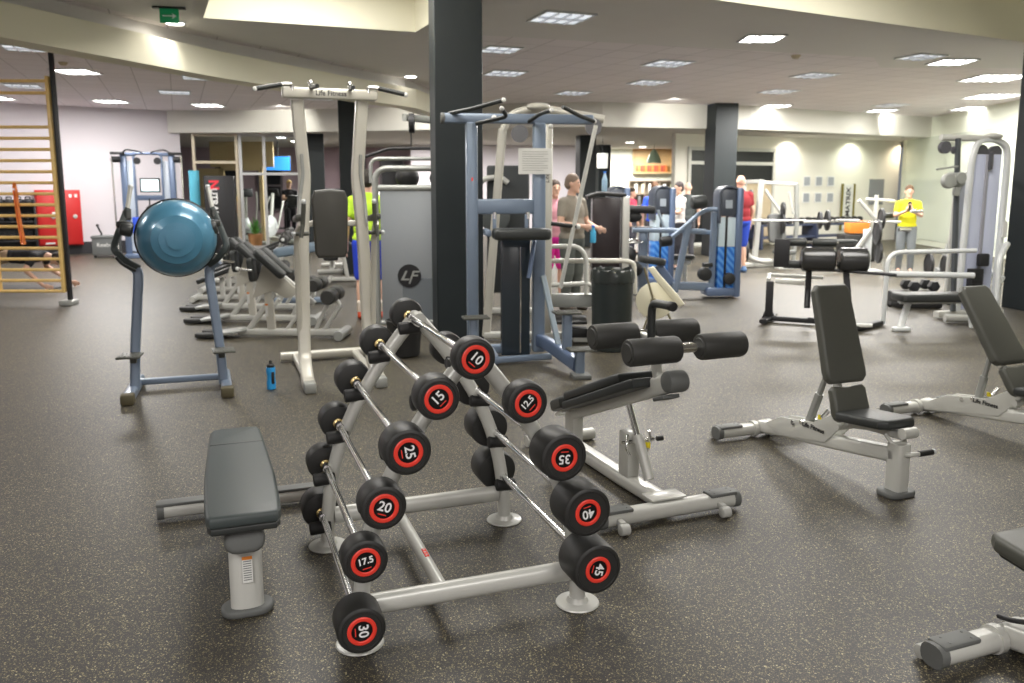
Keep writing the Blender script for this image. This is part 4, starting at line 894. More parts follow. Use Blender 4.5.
s = MB(); s.m(mat('sign_red', (.75, .03, .05), .5, emit=.2)); s.text('N', .30, MV, (-.12, -.279, 1.70), .002, .012); s.m(white_ink); s.text('UTRAMINO', .21, MV, (-.12, -.279, 1.07), .002, .006); s.build('lettering', None, nu)

# ================================================================= CARDIO ROOM BEHIND THE GLASS
def cardio(label, loc, deg):
    t = thing('elliptical_trainer', label, 'exercise machine', loc, deg, 'cardio machines behind the glass front')
    s = MB(); s.bar((0, -.8, .06), (0, .8, .06), prof_r(.12, .1, .02)); s.box((0, -.75, .05), (.6, .1, .1), .02); s.box((0, .7, .05), (.6, .1, .1), .02); s.build('base', silver, t)
    s = MB(); s.tube(fil([(0, .5, .1), (0, .42, .8), (0, .3, 1.45)], .1), prof_r(.10, .08, .02), up=(1, 0, 0)); s.build('mast', silver, t)
    s = MB(); s.cyl((-.09, .55, .42), (.09, .55, .42), .34, n=26, bev=.04); s.build('flywheel_housing', white_paint, t)
    s = MB(); s.box((0, .26, 1.48), (.40, .06, .26), .03, rot=(R(-20), 0, 0)); s.build('console', blackpaint, t)
    for q in (-1, 1):
        s = MB(); s.tube(fil([(q * .28, .5, .35), (q * .30, .3, .9), (q * .28, .12, 1.3), (q * .24, .02, 1.5)], .1), .024); s.build('arm_lever', silver, t)
        s = MB(); s.box((q * .16, -.25, .32), (.16, .40, .05), .015, rot=(R(6), 0, 0)); s.build('pedal', blackpaint, t)
    return t
e0 = cardio('elliptical trainer behind the glass front, nearest the yellow doorway', (-7.75, 24.3, 0), 30)
for x, y, a_, l_ in ((-5.2, 24.9, 20, 'elliptical trainer behind the glass, right of the blonde person'), (-7.5, 26.6, 160, 'elliptical trainer at the back of the cardio room, left'), (-5.9, 27.0, 170, 'elliptical trainer at the back of the cardio room, middle'), (-4.0, 26.6, 190, 'elliptical trainer at the back of the cardio room, right')): dup(e0, (x, y, 0), a_, l_)
tm = thing('treadmill', 'treadmill under the blonde person behind the glass front', 'exercise machine', (-6.45, 24.0, 0), 30)
s = MB(); s.box((0, 0, .12), (.75, 1.8, .16), .04); s.build('deck', grey_frame, tm); s = MB(); s.box((0, -.05, .208), (.5, 1.6, .012)); s.build('belt', rubber, tm)
s = MB(); s.tube(fil([(-.36, -.75, .15), (-.36, -.85, 1.1), (.36, -.85, 1.1), (.36, -.75, .15)], .1), .035); s.build('handrail', blackpaint, tm); s = MB(); s.box((0, -.88, 1.25), (.6, .08, .35), .03); s.build('console', blackpaint, tm)
tv = thing('television', 'blue-lit television hanging behind the glass front', 'television', (-7.30, 26.0, 2.38), 8)
s = MB(); s.box((0, 0, 0), (.78, .06, .48), .01); s.build('casing', blackpaint, tv); s = MB(); s.box((0, -.034, 0), (.72, .006, .42)); s.build('screen', mat('tv_blue', (.02, .2, .7), .3, emit=.4, ecol=(.05, .25, .75)), tv); s = MB(); s.cyl((0, 0, .2), (0, 0, .67), .025, n=10); s.build('mount', blackpaint, tv)
pl2 = thing('potted_plant', 'small leafy green plant in an orange-brown pot behind the glass front', 'plant', (-7.15, 22.9, 0))
s = MB(); s.lathe([(0, 0), (.16, 0), (.2, .35), (.18, .36), (0, .33)], n=18); s.build('pot', mat('terracotta', (.55, .25, .1), .7), pl2)
s = MB(); random.seed(2)
for k in range(60):
    th_, ph_ = random.uniform(0, 6.28), random.uniform(.1, 1.4); e = Vector((math.cos(th_) * math.sin(ph_), math.sin(th_) * math.sin(ph_), math.cos(ph_) * 1.4)) * random.uniform(.2, .36)
    s.tube([(0, 0, .34), Vector((0, 0, .34)) + e * .6, Vector((0, 0, .34)) + e], [(-.03, 0), (0, .004), (.03, 0), (0, -.004)], taper=[.5, 1, .1])
s.build('leaves', mat('leaf_green', (.12, .35, .06), .6), pl2)

# ================================================================= BACK EXTENSION AND DECLINE BENCHES (left of centre)
def back_ext(label, loc, deg):
    t = thing('back_extension_bench', label, 'bench', loc, deg, 'back extension benches in a row')
    s = MB(); s.bar((-.60, 0, .06), (.58, 0, .06), prof_r(.07, .08, .02)); s.build('base_rail', silver, t)
    s = MB(); s.tube([(.56, -.22, .055), (.56, .22, .055)], prof_r(.10, .10, .04)); s.build('end_bar', grey_frame, t)
    s = MB(); s.prism([(-.20, -.15), (.05, -.17), (.16, -.06), (.16, .06), (.05, .17), (-.20, .15)], .035, .01, M=Matrix.Rotation(R(-8), 3, 'Y'), o=(-.66, 0, .05)); s.build('foot_platform', grey_frame, t)
    for q in (-1, 1):
        s = MB(); s.prism(prof_e(.14, .075, 18), .05, .012, o=(-.92, q * .10, .01)); s.build('rubber_foot', rubber, t)
    s = MB(); s.bar((-.49, 0, .08), (-.18, 0, .50), prof_r(.06, .05, .012), up=(0, 1, 0)); s.build('strut', silver, t)
    s = MB(); s.bar((-.23, 0, .08), (-.26, 0, .62), prof_r(.06, .09, .015), up=(1, 0, 0)); s.build('post', cream_metal, t)
    s = MB(); s.m(label_white); s.box((-.27, -.034, .30), (.03, .003, .12)); s.m(orange); s.box((-.27, -.035, .37), (.03, .003, .02)); s.build('warning_label', None, t)
    s = MB(); s.prism([(-.42, .44), (-.30, .80), (-.22, .82), (.12, .50), (-.05, .44), (-.2, .52)][::-1], .04, .006, M=XM, o=(0, .0, 0)); s.build('pivot_plate', cream_metal, t)
    Mp = Matrix.Rotation(R(43), 3, 'Y')
    for q in (-1, 1):
        s = MB(); s.prism(rrect(.42, .15, .05), .08, .025, M=Mp, o=(-.22, q * .11, .80)); s.build('hip_pad', vinyl, t)
        s = MB(); s.prism(rrect(.26, .12, .04), .07, .02, M=Matrix.Rotation(R(84), 3, 'Y'), o=(-.42, q * .11, .76)); s.build('side_pad', vinyl, t)
        s = MB(); s.m(chrome); s.bar((-.36, q * .18, .76), (-.50, q * .2, .78), .014); s.m(label_white); s.ball((-.51, q * .2, .78), .022, 10); s.build('hand_grip', None, t)
    s = MB(); s.bar((-.08, 0, .68), (.26, 0, .38), prof_r(.05, .05, .01), up=(0, 1, 0)); s.bar((.26, 0, .09), (.44, 0, .46), prof_r(.04, .05, .01), up=(0, 1, 0)); s.bar((.36, 0, .09), (.54, 0, .36), prof_r(.04, .05, .01), up=(0, 1, 0)); s.bar((.54, 0, .36), (.47, 0, .48), prof_r(.04, .05, .01), up=(0, 1, 0)); s.bar((.1, 0, .3), (-.06, 0, .09), prof_r(.04, .04, .01), up=(0, 1, 0)); s.build('roller_arm', silver, t)
    for q in (-1, 1):
        s = MB(); s.lathe([(0, 0), (.07, 0), (.085, .02), (.085, .17), (.07, .19), (0, .19)], (.46, q * .04, .48), (0, q, 0), 20); s.build('foam_roller', foam, t)
        s = MB(); s.lathe([(0, 0), (.06, 0), (.072, .02), (.072, .15), (.06, .17), (0, .17)], (.30, q * .04, .60), (0, q, 0), 20); s.build('foam_roller', foam, t)
    return t
b0 = back_ext('nearest back extension bench with cream post, left of the pull-up tower', (-2.43, 8.95, 0), -2)
dup(b0, (-2.95, 9.95, 0), -2, 'middle back extension bench in the row left of the pull-up tower')
dup(b0, (-3.40, 10.95, 0), -2, 'farthest back extension bench in the row left of the pull-up tower')
def decline(label, loc, deg):
    t = thing('decline_bench', label, 'bench', loc, deg, 'decline benches beyond the ball')
    s = MB(); s.bar((-.75, 0, .05), (.6, 0, .05), prof_r(.07, .07, .02)); s.tube([(-.78, -.25, .05), (-.78, .25, .05)], prof_r(.08, .08, .03)); s.tube([(.6, -.25, .05), (.6, .25, .05)], prof_r(.08, .08, .03)); s.build('base', silver, t)
    s = MB(); s.bar((.3, 0, .08), (.40, 0, .72), prof_r(.07, .07, .02), up=(1, 0, 0)); s.bar((-.4, 0, .08), (-.4, 0, .34), prof_r(.07, .07, .02), up=(1, 0, 0)); s.build('post', silver, t)
    s = MB(); s.prism(rrect(1.25, .28, .06), .07, .02, M=Matrix.Rotation(R(-21), 3, 'Y'), o=(-.15, 0, .47)); s.build('pad', vinyl, t)
    s = MB(); s.bar((.40, 0, .70), (.52, 0, .92), prof_r(.05, .05, .01), up=(1, 0, 0)); s.build('roller_post', silver, t)
    for q in (-1, 1):
        for x, z in ((.52, .90), (.40, .70)):
            s = MB(); s.m(foam); s.cyl((x, q * .03, z), (x, q * .24, z), .06, n=18, bev=.015); s.m(label_white); s.ball((x, q * .26, z), .025, 10); s.build('roller', None, t)
    return t
d0 = decline('nearest decline sit-up bench with long black pad, right of the ball', (-3.85, 12.0, 0), 8)
dup(d0, (-4.1, 13.0, 0), 8, 'middle decline sit-up bench with long black pad beyond the ball'); dup(d0, (-4.35, 14.1, 0), 8, 'farthest decline sit-up bench beyond the ball'); dup(d0, (-2.6, 14.4, 0), 188, 'decline sit-up bench turned the other way behind the pull-up tower legs')
dup(d0, (-3.6, 16.4, 0), 100, 'decline sit-up bench farther back in front of the glass front')
kn = thing('calf_machine', 'slate blue padded curl machine between the decline benches and the pull-up tower', 'gym machine', (-3.1, 11.6, 0), 10)
s = MB(); s.bar((-.3, 0, .05), (.5, 0, .05), prof_r(.1, .08, .02)); s.bar((.1, 0, .08), (.1, 0, .7), prof_r(.1, .1, .02), up=(1, 0, 0)); s.build('frame', steel_blue, kn)
s = MB(); s.prism(rrect(.7, .45, .1), .12, .03, M=Matrix.Rotation(R(-8), 3, 'Y'), o=(.1, 0, .72)); s.build('pad', mat('slate_blue_vinyl', (.16, .22, .28), .5), kn)
# small black bucket
bk = thing('bucket', 'small round black bucket by the foot of the central column, behind the rack top', 'bucket', (-1.06, 7.95, 0))
s = MB(); s.lathe([(0, 0), (.13, 0), (.15, .02), (.175, .34), (.185, .36), (.17, .365), (.16, .32), (.13, .05), (0, .04)], n=32); s.build('body', rubber, bk)

# ================================================================= GREY MULTI STATION left of the column
ms = thing('weight_stack_station', 'grey multi-station with translucent panel and round logo, left of the central column', 'gym machine', (-1.56, 9.45, 0), 4)
s = MB(); s.tube(fil([(0, 0, .02), (0, 0, 1.86), (1.05, 0, 1.86), (1.05, 0, .02)], .16, 6), prof_e(.035, .045)); s.build('arch_frame', grey_frame, ms)
s = MB(); s.bar((.03, 0, 1.64), (1.02, 0, 1.64), prof_e(.025, .035)); s.bar((.03, 0, .08), (1.02, 0, .08), prof_r(.06, .06, .02)); s.build('cross_rail', grey_frame, ms)
s = MB(); s.box((.53, .01, .86), (.96, .03, 1.52), .004); pn = s.build('panel', mat('frosted_grey', (.30, .32, .34), .3), ms)
s = MB(); s.box((.60, -.008, .35), (.62, .006, .50)); s.build('lower_band', mat('darker_grey', (.17, .19, .21), .35), pn)
s = MB(); s.m(blackpaint); s.lathe([(0, 0), (.135, 0), (.135, .006), (0, .006)], (.37, -.012, .63), (0, -1, 0), 32)
s.m(grey_frame); s.prism([(-.10, -.05), (-.045, .06), (-.02, .06), (-.06, -.03), (.0, -.03), (.0, -.05)], .004, M=XM, o=(.37, -.019, .63)); s.prism([(-.01, -.10), (.04, .05), (.12, .05), (.12, .03), (.06, .03), (.05, .005), (.10, .005), (.10, -.015), (.04, -.015), (.01, -.10)], .004, M=XM, o=(.37, -.019, .64)); s.build('logo', None, pn)
s = MB(); s.tube(fil([(-.08, .35, 1.7), (-.08, .35, 1.98), (.9, .35, 1.98)], .1), .022); s.bar((.9, .35, .02), (.9, .35, 2.42), prof_r(.10, .08, .02), up=(0, 1, 0)); s.bar((.9, .35, 2.4), (.35, -.1, 2.42), prof_r(.08, .08, .02)); s.build('rear_frame', grey_frame, ms)
s = MB(); s.cyl((.40, -.06, 2.36), (.46, -.06, 2.36), .11, n=20); s.build('pulley', blackpaint, ms)
s = MB(); s.tube(fil([(-.12, -.06, 1.98), (.18, -.06, 2.08), (.66, -.06, 2.08), (.96, -.06, 1.98)], .05), .018); s.cyl((.42, -.06, 2.08), (.42, -.06, 2.3), .008, n=6); s.build('pulldown_bar', blackpaint, ms)
s = MB(); s.ball((.35, .3, 1.76), .14, 16, (1, .8, 1)); s.cyl((.7, .2, 1.75), (.7, .3, 1.75), .09, n=16); s.build('counterweight', rubber, ms)
# silver press arms and black stacks seen between column and blue machine
ls = thing('leg_press', 'dark weight machine with black discs glimpsed between the central column and the blue machine', 'gym machine', (-.05, 10.6, 0), 0)
s = MB(); s.box((.0, .2, 1.1), (.55, .3, 1.65), .03); s.build('weight_stack', mat('stack_dark', (.03, .035, .037), .45), ls)
s = MB(); s.cyl((-.17, 0, 1.28), (-.17, -.1, 1.28), .20, n=24, bev=.02); s.build('cam_disc', mat('disc_grey', (.09, .10, .10), .5), ls)
s = MB(); s.tube(fil([(-.45, 0, .03), (-.45, 0, 1.2), (-.35, 0, 1.75), (-.1, 0, 1.78), (.0, 0, 1.7)], .1), .035); s.bar((-.5, 0, .05), (.5, 0, .05), prof_r(.08, .08, .02)); s.build('frame', silver, ls)

# ================================================================= BLUE ASSISTED CHIN-DIP MACHINE
bm_ = thing('assisted_chin_machine', 'steel blue assisted chin-up machine with foot steps right of the central column', 'gym machine', (.25, 7.55, 0), 8)
for x, w_ in ((-.60, .11), (.03, .12)):
    s = MB(); s.box((x, .2, 1.16), (w_, .10, 2.16), .025); s.build('post', steel_blue, bm_)
s = MB(); s.box((-.16, .2, 2.27), (1.40, .08, .09), .02); s.build('top_beam', steel_blue, bm_)
s = MB(); s.box((-.29, .2, 1.47), (.56, .07, .14), .02); s.build('mid_beam', steel_blue, bm_)
s = MB(); s.cyl((-.88, .2, 2.27), (-.84, .2, 2.27), .05, n=16, bev=.008); s.build('beam_cap', grey_cap, bm_)
for pts in ([(-.80, .2, 2.31), (-.62, -.05, 2.33), (-.36, -.25, 2.39)], [(-.56, .15, 2.22), (-.30, -.05, 2.27), (-.36, -.12, 2.33)], [(-.08, .2, 2.24), (.0, -.05, 2.30), (.08, -.15, 2.32)], [(.18, -.15, 2.35), (.36, .0, 2.29), (.54, .15, 2.25)]):
    s = MB(); s.m(vinyl); s.tube(fil(pts, .05, 4), .019); s.m(label_white); s.ball(pts[-1], .023, 10); s.build('chin_grip', None, bm_)
s = MB(); s.m(label_white); s.ball((-.40, .1, 2.27), .025, 10); s.ball((.12, .1, 2.2), .022, 10); s.m(chrome); s.cyl((-.4, .12, 1.42), (-.4, .12, 1.36), .02, n=10); s.cyl((-.09, .12, 1.42), (-.09, .12, 1.36), .02, n=10); s.build('bolt', None, bm_)
s = MB(); s.box((-.40, .12, 1.30), (.035, .035, .2), .008); s.box((-.10, .12, 1.30), (.035, .035, .2), .008); s.box((-.48, .0, 1.24), (.05, .3, .06), .015); s.build('pad_carriage', steel_blue, bm_)
s = MB(); s.prism(rrect(.52, .28, .06), .10, .03, o=(-.18, -.10, 1.18)); s.build('knee_pad', vinyl, bm_)
s = MB(); s.tube(fil([(-.03, .1, 1.16), (-.06, .0, 1.05), (-.10, -.02, .82)], .05), prof_r(.08, .04, .015), up=(1, 0, 0)); s.build('lever_arm', blue_mid, bm_)
s = MB(); s.box((-.20, .16, .62), (.27, .10, 1.10), .01); s.build('stack_shroud', mat('shroud_dark_blue', (.025, .035, .045), .25), bm_)
s = MB(); s.cyl((-.16, .09, .10), (-.16, .09, 1.1), .009, n=8); s.build('guide_rod', chrome, bm_)
s = MB(); s.bar((-.46, .0, .05), (.14, .12, .05), prof_r(.05, .06, .015)); s.bar((-.52, .5, .06), (.0, .5, .06), prof_r(.08, .09, .02)); s.bar((-.40, .0, .05), (-.40, .5, .05), prof_r(.07, .07, .02)); s.build('base_frame', steel_blue, bm_)
s = MB(); s.tube(fil([(.03, .2, .20), (.10, .0, .19), (.26, -.52, .10)], .08), prof_r(.09, .12, .02)); s.build('step_beam', blue_mid, bm_)
s = MB(); s.bar((.06, .12, .82), (.16, -.16, .20), prof_r(.045, .05, .01), up=(1, 0, 0)); s.build('brace', blue_pale, bm_)
s = MB(); s.box((.21, -.28, .34), (.08, .10, .36), .015); s.box((.27, -.54, .13), (.08, .10, .22), .015); s.box((-.62, -.08, .27), (.07, .09, .40), .015); s.bm; s.build('step_post', steel_blue, bm_)
for x, y, z in ((.20, -.30, .535), (.28, -.55, .245), (-.60, -.10, .475)):
    s = MB(); s.box((x, y, z), (.24, .16, .02), .006, rot=(0, 0, .08))
    for g_ in range(4): s.box((x, y - .06 + g_ * .04, z + .012), (.22, .012, .004), rot=(0, 0, .08))
    s.build('step_plate', vinyl_olive, bm_)
s = MB(); s.box((.27, -.60, .02), (.16, .16, .04), .01); s.build('foot', grey_cap, bm_)
s = MB(); s.box((-.02, .125, 1.885), (.31, .012, .235)); pp_ = s.build('notice_sheet', label_white, bm_)
s = MB()
for k in range(9): s.box((-.02 + (-.02 if k % 3 == 2 else 0), .118, 1.97 - k * .021), (.24 if k % 3 != 2 else .2, .002, .004))
s.build('notice_lines', mat('faint_grey', (.35, .35, .33), .6), pp_)
s = MB(); s.box((-.60, .148, 1.72), (.015, .004, .03)); s.build('red_sticker', red, bm_)

# silver cable machine behind the blue one
sm = thing('silver_cable_machine', 'silver cable machine with curved top arm and angled lever behind the blue machine', 'gym machine', (.10, 8.75, 0), 0)
s = MB(); s.tube([(-.38, .0, .05), (-.20, 0, 2.25)], prof_r(.09, .07, .02), up=(0, 1, 0)); s.build('left_upright', cream_metal, sm)
s = MB(); s.box((.27, .0, 1.18), (.11, .08, 2.36), .02); s.build('right_upright', cream_metal, sm)
s = MB(); s.text('Life Fitness', .07, XM @ Matrix.Rotation(R(90), 3, 'Z'), (.27, -.0415, 1.85), .001); s.build('lettering', blackpaint, sm)
s = MB(); s.tube(fil([(-.20, 0, 2.22), (-.12, 0, 2.40), (.15, 0, 2.47), (.85, -.1, 2.34)], .12, 6), .042); s.ball((.17, -.02, 2.47), .13, 18, (1, .8, .35)); s.build('top_arm', cream_metal, sm)
s = MB(); s.cyl((.74, -.14, 2.26), (.74, -.08, 2.26), .085, n=20); s.cyl((-.02, -.05, 2.2), (-.02, .01, 2.2), .09, n=20); s.build('pulley', mat('pulley_grey', (.15, .15, .16), .4), sm)
s = MB(); s.bar((.74, -.35, 2.26), (.40, -.35, .62), .022); s.build('lever', silver, sm)
s = MB(); s.m(vinyl); s.bar((.30, -.32, 1.28), (.56, -.35, 1.25), .022); s.m(label_white); s.ball((.575, -.352, 1.25), .026, 10); s.build('grip', None, sm)
s = MB(); s.tube(fil([(.28, .1, .86), (1.12, .1, .86), (1.22, .1, .84), (1.24, .1, .5)], .1, 5), .026); s.build('guard_rail', cream_metal, sm)
s = MB(); s.box((.68, .1, .43), (.75, .07, .15), .02); s.build('low_beam', grey_frame, sm)
s = MB(); s.bar((-.4, .0, .06), (.9, .0, .06), prof_r(.09, .08, .02)); s.tube(fil([(.30, .05, .60), (.75, .05, .62), (.80, .05, .5), (.80, .05, .05)], .06), .025); s.tube(fil([(.3, .05, 1.02), (.62, .05, 1.02), (.70, .05, .9), (.70, .05, .5)], .08), .025); s.build('lower_frame', silver, sm)
s = MB(); s.box((.52, -.1, .25), (.35, .25, .03), .01, rot=(R(10), 0, 0)); s.box((.58, -.12, .12), (.25, .2, .1), .02); s.build('foot_plate', rubber, sm)
s = MB(); s.cyl((.85, -.1, .1), (.85, -.2, .1), .09, n=16); s.box((.7, -.15, .05), (.3, .1, .06), .01); s.build('roller_base', silver, sm)

# ================================================================= CREAM DISC TRAINER (behind the sit-up bench)
cream = mat('cream_plastic', (.80, .76, .58), .35)
cd = thing('disc_stepper', 'cream plastic disc exerciser with crossed wire legs behind the sit-up bench rollers', 'exercise device', (1.45, 8.15, 0), -8)
s = MB(); s.lathe([(0, -.02), (.16, -.02), (.185, -.01), (.185, .01), (.16, .02), (0, .02)], (-.02, 0, .52), (-.05, -1, .05), 40); s.build('disc', cream, cd)
s = MB(); s.prism([(-.10, .86), (-.04, .88), (.02, .80), (.13, .68), (.20, .60), (.27, .51), (.22, .48), (.16, .53), (.07, .64), (-.0, .72)][::-1], .04, .01, M=XM, o=(0, -.10, 0)); s.build('paddle', cream, cd)
s = MB()
wire = mat('dull_wire', (.25, .22, .14), .4, .6)
s.bar((-.13, -.06, .86), (-.03, -.06, .52), .011); s.bar((-.03, -.06, .52), (-.14, -.1, .20), .011); s.bar((-.05, .05, .84), (.10, .05, .60), .011); s.bar((0, .05, .45), (-.06, .05, .2), .011); s.bar((.06, .05, .5), (.20, .05, .22), .011); s.bar((-.14, -.1, .2), (-.16, -.12, .01), .011); s.bar((.2, .05, .22), (.24, .05, .01), .011); s.bar((-.06, .05, .2), (-.08, .06, .01), .011); s.cyl((-.03, -.10, .52), (-.03, .0, .52), .035, n=14)
s.build('wire_stand', wire, cd)
s = MB(); s.lathe([(0, 0), (.06, 0), (.055, .10), (.035, .16), (.03, .22), (0, .22)], (.04, .0, .02), n=18); s.build('counterweight', cream, cd)

# ================================================================= BLACK TALL STACK WITH WATER BOTTLE, BLUE WEIGHT MACHINES
tk = thing('tall_weight_stack', 'tall black and silver weight stack with a water bottle standing on top', 'gym machine', (1.38, 12.0, 0), 0)
s = MB(); s.box((-.02, 0, .80), (.40, .30, 1.40), .02); s.build('shroud', mat('stack_brown_black', (.025, .018, .02), .3), tk)
s = MB(); s.box((.26, 0, .78), (.11, .3, 1.48), .03); s.build('side_column', silver, tk)
s = MB(); s.tube(fil([(-.30, 0, 1.5), (-.15, 0, 1.56), (.26, 0, 1.53)], .08), prof_r(.28, .06, .02)); s.build('top_cover', rubber, tk)
wbm = mat('water_bottle_plastic', (.45, .65, .80), .1, trans=.5)
wbt = thing('plastic_bottle', 'clear plastic water bottle with blue cap on the tall black weight stack', 'bottle', (1.34, 12.0, 1.59))
s = MB(); s.lathe([(0, 0), (.04, 0), (.043, .02), (.040, .08), (.043, .16), (.02, .23), (.016, .26), (0, .26)], n=18); s.build('body', wbm, wbt); s = MB(); s.lathe([(0, .26), (.019, .26), (.019, .285), (0, .285)], n=12); s.build('cap', MATS['blue_cap'], wbt)
stripe = bpy.data.materials.new('striped_blue_cover'); stripe.use_nodes = True
_n = stripe.node_tree; _w = _n.nodes.new('ShaderNodeTexWave'); _w.inputs['Scale'].default_value = 4; _w.inputs['Distortion'].default_value = 2; _t = _n.nodes.new('ShaderNodeTexCoord'); _r = _n.nodes.new('ShaderNodeValToRGB')
_m = _n.nodes.new('ShaderNodeMapping'); _m.inputs['Rotation'].default_value = (0, R(40), 0); _n.links.new(_t.outputs['Object'], _m.inputs['Vector']); _n.links.new(_m.outputs['Vector'], _w.inputs['Vector']); _n.links.new(_w.outputs['Fac'], _r.inputs['Fac'])
_r.color_ramp.elements[0].color = (.02, .13, .50, 1); _r.color_ramp.elements[1].color = (.10, .30, .68, 1); _n.links.new(_r.outputs['Color'], _n.nodes['Principled BSDF'].inputs['Base Color']); _n.nodes['Principled BSDF'].inputs['Roughness'].default_value = .25
def blue_machine(label, loc, deg, full=True):
    t = thing('weight_machine', label, 'gym machine', loc, deg, 'blue weight machines')
    s = MB(); s.box((.13, 0, .83), (.10, .34, 1.62), .03); s.box((-.12, 0, .10), (.42, .34, .12), .02); s.build('tower', blue_mid, t)
    s = MB(); s.tube(fil([(-.17, 0, 1.12), (-.17, 0, 1.60), (-.05, 0, 1.66), (.10, 0, 1.62)], .1), prof_r(.04, .30, .015), up=(0, 1, 0)); s.box((-.04, -.02, 1.42), (.24, .26, .40), .03); s.build('head', mat('machine_head', (.06, .07, .09), .4), t)
    s = MB(); s.box((-.04, -.155, 1.40), (.10, .01, .12)); s.build('display', mat('display_grey', (.4, .45, .5), .4), t)
    s = MB(); s.box((-.12, .0, .46), (.09, .26, .62), .006); s.box((.02, .0, .46), (.12, .26, .62), .006); s.build('stack_cover', stripe, t)
    s = MB(); s.box((-.12, .0, .99), (.09, .26, .43), .006); s.box((.02, .0, .99), (.12, .26, .43), .006); s.build('upper_cover', mat('pale_upper_cover', (.55, .66, .72), .3), t)
    s = MB(); s.box((-.045, -.10, .72), (.03, .05, 1.1), .005); s.build('stack', rubber, t)
    if full:
        s = MB(); s.bar((-.20, 0, .16), (-.85, -.1, .20), prof_r(.10, .12, .02)); s.bar((-.22, 0, .05), (-.22, -.05, 1.28), prof_r(.09, .09, .02), up=(0, 1, 0)); s.tube([(-.80, -.1, .10), (-.62, -.1, 1.12)], prof_r(.09, .09, .02), up=(0, 1, 0)); s.build('frame', steel_blue, t)
        s = MB(); s.tube(fil([(-.88, -.15, .92), (-.78, -.15, 1.0), (-.45, -.1, 1.28), (-.3, -.05, 1.33), (.10, -.1, 1.30)], .08, 5), prof_r(.06, .06, .02)); s.bar((-1.45, -.05, 1.02), (-.35, -.05, 1.0), prof_r(.07, .07, .02)); s.build('press_arm', steel_blue, t)
        s = MB(); s.prism(rrect(.40, .30, .1), .10, .03, M=Matrix.Rotation(R(8), 3, 'Y'), o=(-1.15, -.05, .52)); s.build('seat', vinyl, t)
        s = MB(); s.bar((-1.05, -.05, .5), (-.84, -.08, .22), prof_r(.09, .12, .02)); s.build('seat_post', blue_mid, t)
        s = MB(); s.cyl((-.62, -.2, 1.42), (-.40, -.2, 1.44), .10, n=20, bev=.03); s.build('shoulder_roller', vinyl, t)
        s = MB(); s.cyl((-.34, -.12, .36), (-.34, .02, .36), .10, n=18, bev=.02); s.box((-.30, -.05, .50), (.14, .1, .06), .01); s.cyl((.0, -.2, .30), (.0, -.12, .30), .09, n=16, bev=.02); s.build('knee_roller', rubber, t)
    return t
m0 = blue_machine('right blue weight machine with striped cover and slanted press arm', (3.22, 12.3, 0), 4)
for nm, x, y, lb_, a_ in (('m1', 2.47, 13.6, 'middle blue weight machine with tall striped tower', 10), ('m2', 1.83, 14.3, 'leftmost blue weight machine, behind the water bottle stack', 6)):
    blue_machine(lb_, (x, y, 0), a_, False)
lc = thing('leg_curl_machine', 'pale blue leg curl machine with black roller between two blue towers', 'gym machine', (1.95, 12.6, 0), 5)
s = MB(); s.box((.06, 0, .50), (.13, .1, 1.0), .02); s.bar((-.2, 0, .05), (.35, 0, .05), prof_r(.1, .1, .02)); s.bar((.1, 0, 1.02), (1.1, -.1, .96), prof_r(.07, .07, .02)); s.build('frame', steel_blue, lc)
s = MB(); s.box((.02, -.05, 1.03), (.30, .22, .05), .02); s.cyl((-.32, -.05, 1.33), (.22, -.05, 1.30), .06, n=18, bev=.02); s.ball((-.1, 0, 1.2), .12, 14, (1.2, .6, .7)); s.build('thigh_pad', rubber, lc)
s = MB(); s.tube([( -.16 + .19 * math.cos(R(k * 30)), -.1 + .12 * math.sin(R(k * 30)), .83 + .01 * math.sin(R(k * 30))) for k in range(12)], .018, closed=True); s.build('ring_handle', chrome, lc)
s = MB(); s.cyl((.30, -.1, .82), (.48, -.1, .84), .08, n=16, bev=.02); s.ball((-.15, 0, .62), .14, 12, (.8, .8, 1)); s.ball((-.05, 0, .40), .12, 12); s.build('roller', rubber, lc)
s = MB(); s.bar((.28, 0, 1.3), (.42, 0, .95), .022); s.build('lever', blue_pale, lc)
# low weight benches behind the blue towers
for x, y, l_ in ((3.6, 14.2, 'low flat bench seen between the middle and right blue machines'),):
    t = thing('weight_bench', l_, 'bench', (x - .9, y, 0), 0); s = MB(); s.prism(rrect(.9, .3, .06), .07, .02, o=(0, 0, .42)); s.build('pad', vinyl, t); s = MB(); s.bar((-.4, 0, .36), (.4, 0, .36), prof_r(.08, .08, .02)); s.bar((-.3, 0, 0), (-.3, 0, .36), prof_r(.08, .08, .02)); s.bar((.3, 0, 0), (.3, 0, .36), prof_r(.08, .08, .02)); s.build('frame', silver, t)

# ================================================================= FREE WEIGHTS AT THE RIGHT BACK
def plate(label, loc, deg, r=.22, th=.05, grp='weight plates in the squat area', tilt=0, m_=None):
    o = MB(); o.lathe([(.03, -th / 2), (r * .55, -th / 2 + .012), (r * .8, -th / 2 + .012), (r * .86, -th / 2), (r - .008, -th / 2), (r, -th / 2 + .008), (r, th / 2 - .008), (r - .008, th / 2), (r * .86, th / 2), (r * .8, th / 2 - .012), (r * .55, th / 2 - .012), (.03, th / 2)], d=(1, 0, 0), n=32)
    b = o.build('weight_plate', m_ or plate_iron); b.location = loc; b.rotation_euler = (0, 0, R(deg)); return tag(b, label, 'weight plate', grp)
pr_ = thing('power_rack', 'tall silver press rack with slanted braces behind the roman chair', 'rack', (5.40, 17.0, 0), 6)
s = MB(); s.tube([(-.38, 0, .02), (-.30, 0, 1.80)], prof_r(.11, .09, .02), up=(0, 1, 0)); s.tube([(-.38, .9, .02), (-.30, .9, 1.80)], prof_r(.09, .09, .02), up=(0, 1, 0)); s.build('left_upright', silver, pr_)
